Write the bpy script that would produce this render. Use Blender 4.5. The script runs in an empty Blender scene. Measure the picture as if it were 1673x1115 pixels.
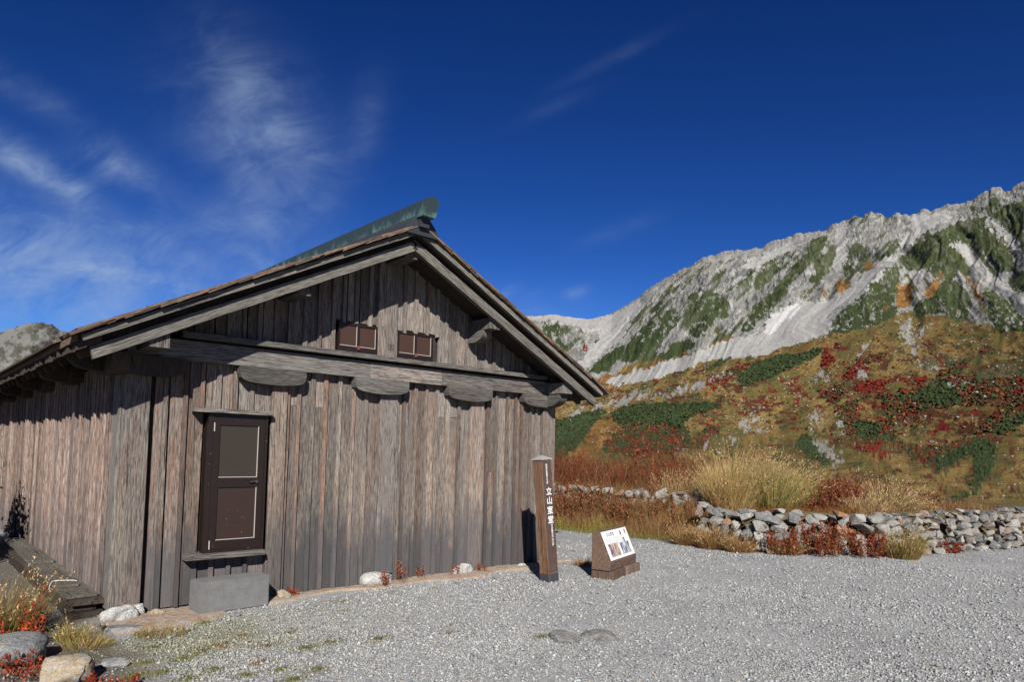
import bpy, bmesh, math, random
import numpy as np
from mathutils import Vector, Matrix, noise as mnoise

S = bpy.context.scene
COL = S.collection
random.seed(7)
RNG = np.random.default_rng(7)
rad = math.radians

# ------------------------------------------------------------------ camera
CAM = dict(x=-1.5811, y=-7.1014, z=1.6, yaw=-42.145, pitch=3.31, roll=1.2875, f=1124.228, py=670.74)
_y, _p, _r = rad(CAM['yaw']), rad(CAM['pitch']), rad(CAM['roll'])
FWD = np.array([-math.sin(_y) * math.cos(_p), math.cos(_y) * math.cos(_p), math.sin(_p)])
_rt = np.array([math.cos(_y), math.sin(_y), 0.0])
_up = np.cross(_rt, FWD)
RT = _rt * math.cos(_r) + _up * math.sin(_r)
UP = -_rt * math.sin(_r) + _up * math.cos(_r)
CP = np.array([CAM['x'], CAM['y'], CAM['z']])
cam_data = bpy.data.cameras.new('camera')
cam = bpy.data.objects.new('camera', cam_data)
COL.objects.link(cam)
m = Matrix.Identity(4)
for i in range(3):
    m[i][0] = RT[i]; m[i][1] = UP[i]; m[i][2] = -FWD[i]; m[i][3] = CP[i]
cam.matrix_world = m
cam_data.sensor_width = 36.0
cam_data.sensor_fit = 'HORIZONTAL'
cam_data.lens = CAM['f'] * 36.0 / 1673.0
cam_data.shift_y = (CAM['py'] - 557.5) / 1673.0
cam_data.clip_start = 0.05
cam_data.clip_end = 12000
S.camera = cam

# ------------------------------------------------------------------ sun + sky
LDIR = Vector((0.745, 1.0, -0.812)).normalized()          # direction the light travels
SUN_EL = math.asin(-LDIR.z)
SUN_AZ = math.atan2(-LDIR.x, -LDIR.y)                     # compass-like azimuth of the sun from +Y
sun_data = bpy.data.lights.new('sun', 'SUN')
sun_data.energy = 5.0
sun_data.angle = rad(0.53)
sun_data.color = (1.0, 0.955, 0.88)
sun = bpy.data.objects.new('sun', sun_data)
sun.rotation_euler = LDIR.to_track_quat('-Z', 'Y').to_euler()
sun.location = (-20, -25, 25)
COL.objects.link(sun)

S.view_settings.view_transform = 'Standard'
S.view_settings.look = 'None'
S.view_settings.exposure = 0.9
S.view_settings.gamma = 1.0
S.view_settings.use_curve_mapping = False

world = bpy.data.worlds.new('World')
S.world = world
world.use_nodes = True


class NT:
    """tiny node-tree helper"""
    def __init__(self, tree):
        self.t = tree
        tree.nodes.clear()

    def n(self, kind, **kw):
        nd = self.t.nodes.new(kind)
        for k, v in kw.items():
            if k == 'inp':
                for a, b in v.items():
                    if isinstance(b, bpy.types.NodeSocket):
                        self.t.links.new(b, nd.inputs[a])
                    else:
                        nd.inputs[a].default_value = b
            else:
                setattr(nd, k, v)
        return nd

    def math(self, op, a, b=None, c=None, clamp=False):
        nd = self.t.nodes.new('ShaderNodeMath'); nd.operation = op; nd.use_clamp = clamp
        for i, v in enumerate((a, b, c)):
            if v is None: continue
            if isinstance(v, bpy.types.NodeSocket): self.t.links.new(v, nd.inputs[i])
            else: nd.inputs[i].default_value = v
        return nd.outputs[0]

    def vmath(self, op, a, b=None, out=0):
        nd = self.t.nodes.new('ShaderNodeVectorMath'); nd.operation = op
        for i, v in enumerate((a, b)):
            if v is None: continue
            if isinstance(v, bpy.types.NodeSocket): self.t.links.new(v, nd.inputs[i])
            else: nd.inputs[i].default_value = v
        return nd.outputs[out]

    def mix(self, fac, a, b, mode='MIX'):
        nd = self.t.nodes.new('ShaderNodeMix'); nd.data_type = 'RGBA'; nd.blend_type = mode
        nd.clamp_factor = True
        for k, v in ((0, fac), (6, a), (7, b)):
            if isinstance(v, bpy.types.NodeSocket): self.t.links.new(v, nd.inputs[k])
            else:
                if k and len(v) == 3: v = (*v, 1)
                nd.inputs[k].default_value = v
        return nd.outputs[2]

    def ramp(self, fac, stops, interp='LINEAR'):
        nd = self.t.nodes.new('ShaderNodeValToRGB')
        cr = nd.color_ramp; cr.interpolation = interp
        while len(cr.elements) < len(stops): cr.elements.new(0.5)
        for e, (p, c) in zip(cr.elements, stops):
            e.position = p
            e.color = (c, c, c, 1) if isinstance(c, (int, float)) else (*c, 1)
        self.t.links.new(fac, nd.inputs[0])
        return nd.outputs[0]

    def noise(self, vec, scale, detail=4, rough=0.55, dist=0.0, dim='3D'):
        nd = self.t.nodes.new('ShaderNodeTexNoise')
        nd.noise_dimensions = dim
        if vec is not None: self.t.links.new(vec, nd.inputs['Vector'])
        nd.inputs['Scale'].default_value = scale
        nd.inputs['Detail'].default_value = detail
        nd.inputs['Roughness'].default_value = rough
        nd.inputs['Distortion'].default_value = dist
        return nd.outputs['Fac']

    def mapping(self, vec, scale=(1, 1, 1), loc=(0, 0, 0), rot=(0, 0, 0)):
        nd = self.t.nodes.new('ShaderNodeMapping')
        self.t.links.new(vec, nd.inputs[0])
        nd.inputs['Scale'].default_value = scale
        nd.inputs['Location'].default_value = loc
        nd.inputs['Rotation'].default_value = rot
        return nd.outputs[0]


def pix_dir(u, v):
    d = FWD + RT * (u - 836.5) / CAM['f'] - UP * (v - CAM['py']) / CAM['f']
    return d / np.linalg.norm(d)


w = NT(world.node_tree)
sky = w.n('ShaderNodeTexSky', sky_type='NISHITA', sun_disc=False, sun_elevation=SUN_EL,
          sun_rotation=SUN_AZ, altitude=2450.0, air_density=1.0, dust_density=0.5, ozone_density=3.0)
tc = w.n('ShaderNodeTexCoord')
vdir = w.vmath('NORMALIZE', tc.outputs['Generated'])
hs = w.n('ShaderNodeGamma', inp={1: 1.48, 0: w.n('ShaderNodeHueSaturation', inp={'Hue': 0.508, 'Saturation': 1.24, 'Value': 0.535, 'Color': sky.outputs[0]}).outputs[0]})
# cirrus: soft wisps (centre pixel, axis pixel, half length, half width in radians, strength)
CL = [((428, 185), (482, 262), .078, .052, .75), ((430, 300), (480, 345), .12, .05, .25), ((465, 235), (510, 265), .06, .028, .4), ((385, 120), (420, 150), .04, .03, .30),
      ((120, 315), (210, 365), .105, .014, .62), ((205, 278), (262, 305), .045, .020, .7),
      ((40, 262), (90, 290), .07, .02, .5), ((600, 205), (590, 260), .05, .022, .28),
      ((60, 395), (130, 405), .12, .045, .45), ((400, 350), (470, 340), .08, .028, .33),
      ((530, 320), (520, 370), .06, .03, .22), ((40, 150), (95, 180), .07, .016, .3),
      ((1000, 95), (1060, 65), .07, .008, .16), ((905, 175), (960, 150), .05, .009, .13), ((940, 478), (965, 470), .018, .008, .55),
      ((822, 484), (845, 468), .016, .007, .55), ((1010, 375), (1050, 360), .05, .012, .16),
      ((180, 440), (330, 450), .25, .05, .36), ((20, 480), (120, 480), .25, .08, .62), ((430, 430), (380, 400), .05, .01, .4),
      ((830, 505), (900, 500), .12, .03, .22)]
skycap = w.mix(1.0, hs.outputs[0], (1.6, 4.0, 9.0), 'DARKEN')
tot = None
for c, e, la, wi, st in CL:
    d0 = pix_dir(*c); d1 = pix_dir(*e)
    t1 = d1 - d0 * (d1 @ d0); t1 /= np.linalg.norm(t1)
    t2 = np.cross(d0, t1)
    a = w.vmath('DOT_PRODUCT', vdir, tuple(t1), out=1)
    b = w.vmath('DOT_PRODUCT', vdir, tuple(t2), out=1)
    front = w.math('GREATER_THAN', w.vmath('DOT_PRODUCT', vdir, tuple(d0), out=1), 0.3)
    aa = w.math('MULTIPLY', a, 1 / la); bb = w.math('MULTIPLY', b, 1 / wi)
    q = w.math('ADD', w.math('MULTIPLY', aa, aa), w.math('MULTIPLY', bb, bb))
    g = w.math('MULTIPLY', w.math('POWER', 2.71828, w.math('MULTIPLY', q, -1.0)), st)
    g = w.math('MULTIPLY', g, front)
    tot = g if tot is None else w.math('ADD', tot, g)
rot = w.mapping(vdir, (1, 1, 1), rot=(0.5, -0.35, 0.8))
st1 = w.noise(w.mapping(rot, (1.6, 4.6, 3.4)), 5.2, 9, 0.64, 0.45)
st2 = w.noise(w.mapping(vdir, (2.0, 2.0, 3.4)), 2.3, 8, 0.62, 1.2)
streak = w.math('MULTIPLY', w.ramp(st1, [(0.36, 0.0), (0.66, 1.0)]), w.ramp(st2, [(0.32, 0.15), (0.66, 1.0)]))
soft = w.math('ADD', w.math('MULTIPLY', streak, 1.15), 0.22)
cloud = w.math('MULTIPLY', w.math('MULTIPLY', tot, soft), 0.55, clamp=True)
skycol = w.mix(cloud, skycap, (3.7, 4.9, 6.9))
bg = w.n('ShaderNodeBackground', inp={'Color': skycol, 'Strength': 0.052})
out = w.n('ShaderNodeOutputWorld')
w.t.links.new(bg.outputs[0], out.inputs[0])

# ------------------------------------------------------------------ object helpers

def tag(o, label=None, cat=None, group=None, kind=None):
    if label: o['label'] = label
    if cat: o['category'] = cat
    if group: o['group'] = group
    if kind: o['kind'] = kind
    return o


def thing(name, loc, label, cat, group=None, rotz=0.0):
    o = bpy.data.objects.new(name, None)
    o.empty_display_size = 0.2
    o.location = loc
    o.rotation_euler = (0, 0, rotz)
    COL.objects.link(o)
    return tag(o, label, cat, group)


WLOC = {}


def link(name, mesh, parent=None, mat=None, M=None, local=False, kind=None):
    """link a mesh; M is a world matrix unless local=True. Parents here are unrotated unless local is used."""
    o = bpy.data.objects.new(name, mesh)
    if mat is not None and not mesh.materials: mesh.materials.append(mat)
    COL.objects.link(o)
    M = M or Matrix.Identity(4)
    if parent is not None:
        o.parent = parent
        if not local:
            P = Matrix.Identity(4)
            q = parent
            while q is not None:
                P = q.matrix_basis @ P
                q = q.parent
            M = P.inverted() @ M
    o.matrix_basis = M
    if kind: o['kind'] = kind
    return o


def mesh_from(verts, faces, smooth=False, name='m'):
    me = bpy.data.meshes.new(name)
    me.from_pydata([tuple(v) for v in verts], [], faces)
    me.update()
    if smooth: me.shade_smooth()
    return me


def mesh_np(V, F, smooth=False, col=None, name='m'):
    """V (n,3), F (m,k) numpy, optional per-vertex colour (n,3)"""
    me = bpy.data.meshes.new(name)
    V = np.asarray(V, np.float32); F = np.asarray(F, np.int32)
    me.vertices.add(len(V)); me.vertices.foreach_set('co', V.ravel())
    k = F.shape[1]
    me.loops.add(F.size); me.loops.foreach_set('vertex_index', F.ravel())
    me.polygons.add(len(F))
    me.polygons.foreach_set('loop_start', np.arange(0, F.size, k, dtype=np.int32))
    me.polygons.foreach_set('loop_total', np.full(len(F), k, np.int32))
    if smooth: me.polygons.foreach_set('use_smooth', np.ones(len(F), bool))
    me.update(calc_edges=True)
    if col is not None:
        at = me.color_attributes.new('Col', 'FLOAT_COLOR', 'POINT')
        c = np.ones((len(V), 4), np.float32); c[:, :3] = col
        at.data.foreach_set('color', c.ravel())
    return me


_boxes = {}


def box_mesh(w, t, L, key=0, chamfer=0.0):
    """board: width on x, thickness on y, length on z from 0; slightly worn ends"""
    k = (round(w, 3), round(t, 3), round(L, 3), key, chamfer)
    if k in _boxes: return _boxes[k]
    r = random.Random(hash(k) & 0xffff)
    bm = bmesh.new()
    n = max(1, min(4, int(L / 0.7)))
    rings = []
    for i in range(n + 1):
        z = L * i / n
        dx = r.uniform(-.0025, .0025) if 0 < i < n else 0
        ring = []
        for sx, sy in ((-1, -1), (1, -1), (1, 1), (-1, 1)):
            if chamfer and sy < 0:
                ring.append(bm.verts.new((sx * (w / 2 - chamfer) + dx, sy * t / 2, z)))
                if sx < 0:
                    ring.insert(0, bm.verts.new((-w / 2 + dx, -t / 2 + chamfer, z)))
                else:
                    ring.append(bm.verts.new((w / 2 + dx, -t / 2 + chamfer, z)))
            else:
                ring.append(bm.verts.new((sx * w / 2 + dx, sy * t / 2, z)))
        if i in (0, n):
            for v in ring: v.co.z += r.uniform(-.006, .006)
        rings.append(ring)
    m_ = len(rings[0])
    for a, b in zip(rings, rings[1:]):
        for j in range(m_):
            bm.faces.new((a[j], a[(j + 1) % m_], b[(j + 1) % m_], b[j]))
    bm.faces.new(rings[0][::-1]); bm.faces.new(rings[-1])
    bmesh.ops.recalc_face_normals(bm, faces=bm.faces)
    me = bpy.data.meshes.new('board')
    bm.to_mesh(me); bm.free()
    _boxes[k] = me
    return me


def copy_mesh(me, mat):
    """a mesh datablock with this material (shared per material)"""
    key = (me.name, mat.name)
    if key not in _mm:
        c = me.copy(); c.materials.clear(); c.materials.append(mat); _mm[key] = c
    return _mm[key]


_mm = {}


def board(name, parent, mat, p0, p1, w, t, face=(0, -1, 0), chamfer=0.0, roll=0.0, kind=None):
    """board from p0 to p1; its broad front looks toward `face`"""
    p0, p1 = Vector(p0), Vector(p1)
    z = (p1 - p0); L = z.length; z.normalize()
    f = Vector(face); yv = -(f - z * f.dot(z)).normalized()
    xv = yv.cross(z)
    M = Matrix((xv, yv, z)).transposed().to_4x4()
    M.translation = p0
    return link(name, copy_mesh(box_mesh(w, t, L, chamfer=chamfer), mat), parent, None, M, kind=kind)


def prism_y(profile, y0, y1):
    """extrude an XZ profile (counter-clockwise seen from -y) along y"""
    n = len(profile)
    v = [(x, y0, z) for x, z in profile] + [(x, y1, z) for x, z in profile]
    f = [tuple(range(n)), tuple(range(2 * n - 1, n - 1, -1))]
    f += [(i, i + n, (i + 1) % n + n, (i + 1) % n) for i in range(n)]
    me = mesh_from(v, f)
    bm = bmesh.new(); bm.from_mesh(me); bmesh.ops.recalc_face_normals(bm, faces=bm.faces); bm.to_mesh(me); bm.free()
    return me


def fbm(x, y, seed=0, octaves=5, rough=0.55):
    """2-D value noise in 0..1"""
    rs = np.random.default_rng(seed)
    tab = rs.random((256, 256))
    x = np.asarray(x, float); y = np.asarray(y, float)
    s = np.zeros(np.broadcast(x, y).shape); a = 1.0; tot = 0.0
    for o in range(octaves):
        xx = x * 2 ** o + 17.3 * o; yy = y * 2 ** o + 5.1 * o
        xi = np.floor(xx).astype(int); yi = np.floor(yy).astype(int)
        fx = xx - xi; fy = yy - yi
        fx = fx * fx * fx * (fx * (fx * 6 - 15) + 10); fy = fy * fy * fy * (fy * (fy * 6 - 15) + 10)
        a00 = tab[xi & 255, yi & 255]; a10 = tab[(xi + 1) & 255, yi & 255]
        a01 = tab[xi & 255, (yi + 1) & 255]; a11 = tab[(xi + 1) & 255, (yi + 1) & 255]
        s += a * ((a00 * (1 - fx) + a10 * fx) * (1 - fy) + (a01 * (1 - fx) + a11 * fx) * fy)
        tot += a; a *= rough
    return s / tot


# ------------------------------------------------------------------ materials

def new_mat(name):
    mt = bpy.data.materials.new(name)
    mt.use_nodes = True
    return mt, NT(mt.node_tree)


ALB = 0.74      # overall reflectance level that goes with the exposure above


def finish(nt, color, rough=0.8, bump=None, bstr=0.3, bdist=0.01, spec=0.3, metallic=0.0):
    if isinstance(color, bpy.types.NodeSocket): color = nt.mix(1.0, color, (ALB, ALB, ALB), 'MULTIPLY')
    else: color = tuple(x * ALB for x in color)
    b = nt.n('ShaderNodeBsdfPrincipled')
    b.inputs['Specular IOR Level'].default_value = spec
    b.inputs['Metallic'].default_value = metallic
    if isinstance(color, bpy.types.NodeSocket): nt.t.links.new(color, b.inputs['Base Color'])
    else: b.inputs['Base Color'].default_value = (*color, 1)
    if isinstance(rough, bpy.types.NodeSocket): nt.t.links.new(rough, b.inputs['Roughness'])
    else: b.inputs['Roughness'].default_value = rough
    if bump is not None:
        bp = nt.n('ShaderNodeBump', inp={'Strength': bstr, 'Distance': bdist, 'Height': bump})
        nt.t.links.new(bp.outputs[0], b.inputs['Normal'])
    o = nt.n('ShaderNodeOutputMaterial')
    nt.t.links.new(b.outputs[0], o.inputs[0])
    return b


def wood_mat(name, grey, warm, pale, dark=(0.035, 0.03, 0.028), stain=0.0, warm_amt=0.5, gain=1.0, grain=1.0, axis='Z'):
    mt, nt = new_mat(name)
    tc = nt.n('ShaderNodeTexCoord'); oi = nt.n('ShaderNodeObjectInfo'); geo = nt.n('ShaderNodeNewGeometry')
    rnd = oi.outputs['Random']
    off = nt.n('ShaderNodeCombineXYZ', inp={0: nt.math('MULTIPLY', rnd, 91.0), 1: nt.math('MULTIPLY', rnd, 37.0), 2: nt.math('MULTIPLY', rnd, 53.0)})
    co = nt.vmath('ADD', tc.outputs['Object'], off.outputs[0])
    sc = {'Z': (1, 1, 0.045), 'X': (0.045, 1, 1), 'Y': (1, 0.045, 1)}[axis]
    sc2 = {'Z': (1, 1, 0.10), 'X': (0.10, 1, 1), 'Y': (1, 0.10, 1)}[axis]
    sc3 = {'Z': (1, 1, 0.14), 'X': (0.14, 1, 1), 'Y': (1, 0.14, 1)}[axis]
    fib = nt.noise(nt.mapping(co, sc), 190 * grain, 5, 0.7, 0.3)          # fine fibres
    med = nt.noise(nt.mapping(co, sc), 34 * grain, 5, 0.65, 0.5)            # colour streaks
    big = nt.noise(nt.mapping(co, sc3), 3.3, 4, 0.6, 0.4)                   # patches
    ring_v = nt.noise(nt.mapping(co, sc2), 7 * grain, 2, 0.5, 0.3)          # cathedral growth rings
    ring = nt.math('FRACT', nt.math('MULTIPLY', ring_v, 16.0))
    ring = nt.math('SMOOTH_MIN', nt.math('MULTIPLY', ring, 3.0), nt.math('SUBTRACT', 1.3, ring), 0.2)
    crack = nt.ramp(nt.noise(nt.mapping(co, {'Z': (1, 1, 0.02), 'X': (0.02, 1, 1), 'Y': (1, 0.02, 1)}[axis]), 60, 3, 0.5, 0.4), [(0.30, 1.0), (0.37, 0.0)])
    # per-board tint
    wf = nt.math('ADD', nt.math('MULTIPLY', nt.math('SUBTRACT', med, 0.5), 4.4), nt.math('MULTIPLY', nt.math('SUBTRACT', rnd, 0.5), 0.6))
    wf = nt.math('ADD', wf, nt.math('ADD', nt.math('MULTIPLY', nt.math('SUBTRACT', big, 0.5), 1.6), warm_amt), clamp=True)
    c = nt.mix(wf, grey, warm)
    pf = nt.ramp(nt.math('ADD', big, nt.math('MULTIPLY', nt.math('SUBTRACT', fib, 0.5), 0.9)), [(0.48, 0.0), (0.74, 1.0)])
    c = nt.mix(nt.math('MULTIPLY', pf, 0.62), c, pale)
    c = nt.mix(nt.math('MULTIPLY', nt.ramp(ring, [(0.1, 1.0), (0.5, 0.0)]), 0.50), c, tuple(x * 0.45 for x in warm))
    c = nt.mix(nt.ramp(fib, [(0.36, 0.95), (0.53, 0.0)]), c, dark)
    c = nt.mix(nt.math('MULTIPLY', crack, 0.8), c, tuple(x * 0.5 for x in dark))
    br = nt.math('MULTIPLY_ADD', nt.math('FRACT', nt.math('MULTIPLY', rnd, 7.31)), 0.48, 0.64 * gain)
    if stain:
        sep = nt.n('ShaderNodeSeparateXYZ', inp={0: geo.outputs['Position']})
        hz = nt.math('ADD', sep.outputs[2], nt.math('MULTIPLY', nt.math('SUBTRACT', nt.noise(nt.mapping(co, (1, 1, 0.25)), 9, 4, 0.6), 0.5), -1.5))
        hz = nt.math('ADD', hz, nt.math('MULTIPLY', nt.math('SUBTRACT', nt.math('FRACT', nt.math('MULTIPLY', rnd, 3.77)), 0.5), 0.35))
        sf = nt.ramp(hz, [(0.40, 1.0), (0.92, 0.0)])
        c = nt.mix(nt.math('MULTIPLY', sf, stain), c, nt.mix(med, (0.052, 0.056, 0.068), (0.125, 0.115, 0.112)))
    c = nt.mix(1.0, c, nt.n('ShaderNodeCombineColor', inp={0: br, 1: br, 2: br}).outputs[0], 'MULTIPLY')
    h = nt.math('ADD', nt.math('MULTIPLY', fib, 1.0), nt.math('ADD', nt.math('MULTIPLY', ring, 0.35), nt.math('MULTIPLY', crack, -1.2)))
    finish(nt, c, 0.85, h, 0.75, 0.004, 0.15)
    return mt


M_FRONT = wood_mat('weathered_wall_wood', (0.228, 0.208, 0.190), (0.225, 0.138, 0.102), (0.46, 0.40, 0.33), stain=0.9, warm_amt=0.36, gain=1.08)
M_SIDE = wood_mat('sunbleached_side_wood', (0.33, 0.265, 0.235), (0.29, 0.18, 0.14), (0.54, 0.44, 0.36), stain=0.50, warm_amt=0.45, gain=1.2)
M_COL = wood_mat('pale_column_wood', (0.28, 0.245, 0.215), (0.26, 0.17, 0.13), (0.48, 0.41, 0.33), stain=0.7, warm_amt=0.3, gain=1.1, grain=.8)
M_RUST = wood_mat('rust_red_batten_wood', (0.23, 0.17, 0.145), (0.26, 0.13, 0.085), (0.42, 0.30, 0.21), stain=0.8, warm_amt=0.35)
M_GABLE = wood_mat('gable_wood', (0.27, 0.245, 0.222), (0.24, 0.16, 0.125), (0.44, 0.39, 0.335), warm_amt=0.15)
M_CORNER = wood_mat('lichened_corner_wood', (0.26, 0.24, 0.22), (0.27, 0.18, 0.145), (0.44, 0.42, 0.34), stain=0.25, warm_amt=0.05)
M_BEAM = wood_mat('grey_beam_wood', (0.17, 0.162, 0.152), (0.17, 0.13, 0.105), (0.33, 0.305, 0.27), warm_amt=0.05, grain=0.7)
M_BEAM_X = wood_mat('grey_bracket_wood', (0.125, 0.12, 0.112), (0.13, 0.10, 0.085), (0.27, 0.25, 0.22), warm_amt=0.05, grain=0.7, axis='X')
M_BEAM_Y = wood_mat('grey_arm_wood', (0.17, 0.162, 0.152), (0.17, 0.13, 0.105), (0.33, 0.305, 0.27), warm_amt=0.05, grain=0.7, axis='Y')
M_BARGE = wood_mat('barge_wood', (0.17, 0.162, 0.145), (0.16, 0.14, 0.115), (0.30, 0.28, 0.245), warm_amt=0.05, grain=0.8)
M_SHINGLE = wood_mat('cedar_shingle_wood', (0.16, 0.125, 0.10), (0.22, 0.11, 0.07), (0.36, 0.26, 0.17), warm_amt=0.25)
M_DARKWOOD = wood_mat('dark_wood', (0.07, 0.06, 0.052), (0.085, 0.055, 0.04), (0.12, 0.10, 0.085), warm_amt=0.4)  # darkest wood: shell, side brackets and beams, roof deck, rafters, lower timbers
M_TIMBER = wood_mat('old_timber', (0.15, 0.14, 0.12), (0.18, 0.125, 0.075), (0.30, 0.28, 0.24), warm_amt=0.05)
M_POST = wood_mat('brown_post_wood', (0.20, 0.135, 0.095), (0.21, 0.095, 0.045), (0.32, 0.22, 0.14), warm_amt=0.45)
M_POSTD = wood_mat('dark_inscribed_wood', (0.115, 0.075, 0.068), (0.13, 0.07, 0.055), (0.19, 0.13, 0.115), warm_amt=0.4)
M_SIGN = wood_mat('sign_wood', (0.20, 0.14, 0.11), (0.20, 0.105, 0.07), (0.30, 0.21, 0.155), warm_amt=0.4)


def plain(name, color, rough=0.6, var=0.15, bstr=0.15, scale=20, spec=0.4, metallic=0.0, speck=None):
    mt, nt = new_mat(name)
    tc = nt.n('ShaderNodeTexCoord')
    nz = nt.noise(tc.outputs['Object'], scale, 5, 0.6)
    nz2 = nt.noise(tc.outputs['Object'], scale * 6, 3, 0.6)
    f = nt.math('ADD', nt.math('MULTIPLY', nt.math('SUBTRACT', nz, 0.5), var * 2.5), nt.math('ADD', nt.math('MULTIPLY', nt.math('SUBTRACT', nz2, 0.5), var), 1.0))
    c = nt.mix(1.0, color, nt.n('ShaderNodeCombineColor', inp={0: f, 1: f, 2: f}).outputs[0], 'MULTIPLY')
    if speck:
        s = nt.ramp(nt.noise(tc.outputs['Object'], 45, 2, 0.5), [(0.735, 0.0), (0.76, 1.0)])
        c = nt.mix(s, c, speck)
    finish(nt, c, rough, nz2, bstr, 0.004, spec, metallic)
    return mt


M_BROWNFRAME = plain('dark_brown_painted_frame', (0.017, 0.010, 0.008), 0.38, 0.25, speck=(0.16, 0.14, 0.12))
M_PANEL_UP = plain('olive_brown_panel', (0.036, 0.028, 0.020), 0.45, 0.06)
M_PANEL_LO = plain('red_brown_panel', (0.031, 0.016, 0.012), 0.5, 0.08, speck=(0.2, 0.17, 0.15))
M_PANEL_GB = plain('gable_shutter_panel', (0.054, 0.026, 0.018), 0.5, 0.06)
M_EDGE = plain('pale_putty_edge', (0.42, 0.40, 0.36), 0.5, 0.1)
M_LATCH = plain('faded_red_latch', (0.17, 0.05, 0.045), 0.5, 0.1)
M_HANDLE = plain('steel_handle', (0.45, 0.45, 0.45), 0.3, 0.05, metallic=1.0)
M_CONC = plain('grey_concrete', (0.155, 0.155, 0.153), 0.85, 0.30, 0.8, 9)
M_WHITEPANEL = plain('white_panel', (0.80, 0.81, 0.80), 0.35, 0.02)
M_BLACKBAND = plain('dark_metal_band', (0.045, 0.047, 0.052), 0.5, 0.2)
M_CAP = plain('weathered_zinc_cap', (0.30, 0.29, 0.285), 0.55, 0.2)
M_CORD = plain('white_cord', (0.75, 0.75, 0.73), 0.6, 0.05)
M_INK = plain('white_lettering', (0.78, 0.78, 0.76), 0.6, 0.03)
M_TEXT = plain('grey_print', (0.10, 0.10, 0.11), 0.5, 0.03)
M_BRAND = plain('burnt_mark', (0.035, 0.03, 0.028), 0.8, 0.1)


def copper_mat():
    mt, nt = new_mat('patinated_copper')
    tc = nt.n('ShaderNodeTexCoord'); geo = nt.n('ShaderNodeNewGeometry')
    sep = nt.n('ShaderNodeSeparateXYZ', inp={0: geo.outputs['Position']})
    n1 = nt.noise(nt.mapping(geo.outputs['Position'], (1, 1.6, 0.8)), 6, 6, 0.75)
    n2 = nt.noise(geo.outputs['Position'], 22, 5, 0.65)
    low = nt.math('SUBTRACT', 4.33, sep.outputs[2])
    wear = nt.math('MULTIPLY', nt.math('SUBTRACT', sep.outputs[1], 0.1), 0.055, clamp=True)
    f = nt.math('ADD', nt.math('ADD', nt.math('MULTIPLY', low, 3.0), nt.math('MULTIPLY', nt.math('SUBTRACT', n1, 0.5), 2.2)), nt.math('MULTIPLY', wear, 1.5))
    f = nt.ramp(f, [(0.18, 0.0), (0.60, 1.0)])
    base = nt.mix(n2, (0.018, 0.038, 0.045), (0.05, 0.075, 0.082))
    c = nt.mix(nt.math('MULTIPLY', f, 0.70), base, nt.mix(n2, (0.10, 0.22, 0.20), (0.22, 0.38, 0.33)))
    finish(nt, c, 0.5, n2, 0.2, 0.004, 0.5, 0.15)
    return mt


M_COPPER = copper_mat()
M_DARKMETAL = plain('dark_sheet_metal', (0.03, 0.034, 0.04), 0.5, 0.25)


def stone_mat(name, stops, spot=0.5, scale=1.0, orange=0.06, use_random=True):
    mt, nt = new_mat(name)
    tc = nt.n('ShaderNodeTexCoord'); oi = nt.n('ShaderNodeObjectInfo')
    rnd = oi.outputs['Random']
    off = nt.n('ShaderNodeCombineXYZ', inp={0: nt.math('MULTIPLY', rnd, 31.0), 1: nt.math('MULTIPLY', rnd, 57.0), 2: 0.0})
    co = nt.vmath('ADD', tc.outputs['Object'], off.outputs[0])
    c = nt.ramp(rnd, stops, 'LINEAR') if use_random else nt.ramp(nt.noise(co, 4 * scale, 3), stops)
    n1 = nt.noise(co, 9 * scale, 6, 0.65)
    n2 = nt.noise(co, 60 * scale, 4, 0.7)
    c = nt.mix(nt.ramp(n1, [(0.42, 0.0), (0.68, 0.6)]), c, (0.50, 0.48, 0.44))
    c = nt.mix(nt.ramp(n2, [(0.38, 0.9 * spot * 1.2), (0.53, 0.0)]), c, (0.045, 0.047, 0.045))
    lich = nt.ramp(nt.noise(nt.vmath('ADD', co, (9, 9, 9)), 5 * scale, 5, 0.7), [(0.56, 0.0), (0.62, 0.8)])
    c = nt.mix(nt.math('MULTIPLY', lich, orange * 6, clamp=True), c, (0.34, 0.20, 0.08))
    n3 = nt.noise(co, 28 * scale, 5, 0.7)
    h = nt.math('ADD', n1, nt.math('ADD', nt.math('MULTIPLY', n2, 0.3), nt.math('MULTIPLY', n3, 0.6)))
    c = nt.mix(1.0, c, nt.ramp(n3, [(.25, .62), (.5, 1.0), (.75, 1.25)]), 'MULTIPLY')
    finish(nt, c, 0.9, h, 0.9, 0.03, 0.2)
    return mt


M_STONE = stone_mat('field_stone', [(0.0, (0.075, 0.09, 0.11)), (0.18, (0.16, 0.168, 0.175)), (0.36, (0.28, 0.27, 0.25)), (0.60, (0.36, 0.345, 0.315)),
                                    (0.78, (0.47, 0.46, 0.43)), (0.9, (0.30, 0.235, 0.19)), (0.945, (0.40, 0.16, 0.045)), (1.0, (0.50, 0.49, 0.46))], 0.5, 1.0, 0.04)
M_GRANITE = stone_mat('white_granite', [(0.0, (0.60, 0.60, 0.575)), (1.0, (0.68, 0.68, 0.65))], 0.55, 2.0, 0.0)
M_GREYROCK = stone_mat('grey_boulder_rock', [(0.0, (0.17, 0.19, 0.21)), (0.5, (0.22, 0.235, 0.25)), (1.0, (0.27, 0.27, 0.265))], 0.5, 1.6, 0.05)
M_OCHREROCK = stone_mat('ochre_boulder_rock', [(0.3, (0.42, 0.31, 0.19)), (0.55, (0.47, 0.37, 0.25)), (0.7, (0.40, 0.42, 0.43))], 0.4, 2.0, 0.1, use_random=False)
M_SLAB = stone_mat('blue_grey_slab', [(0.0, (0.13, 0.14, 0.165)), (1.0, (0.22, 0.225, 0.235))], 0.25, 1.0, 0.03)
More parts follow.
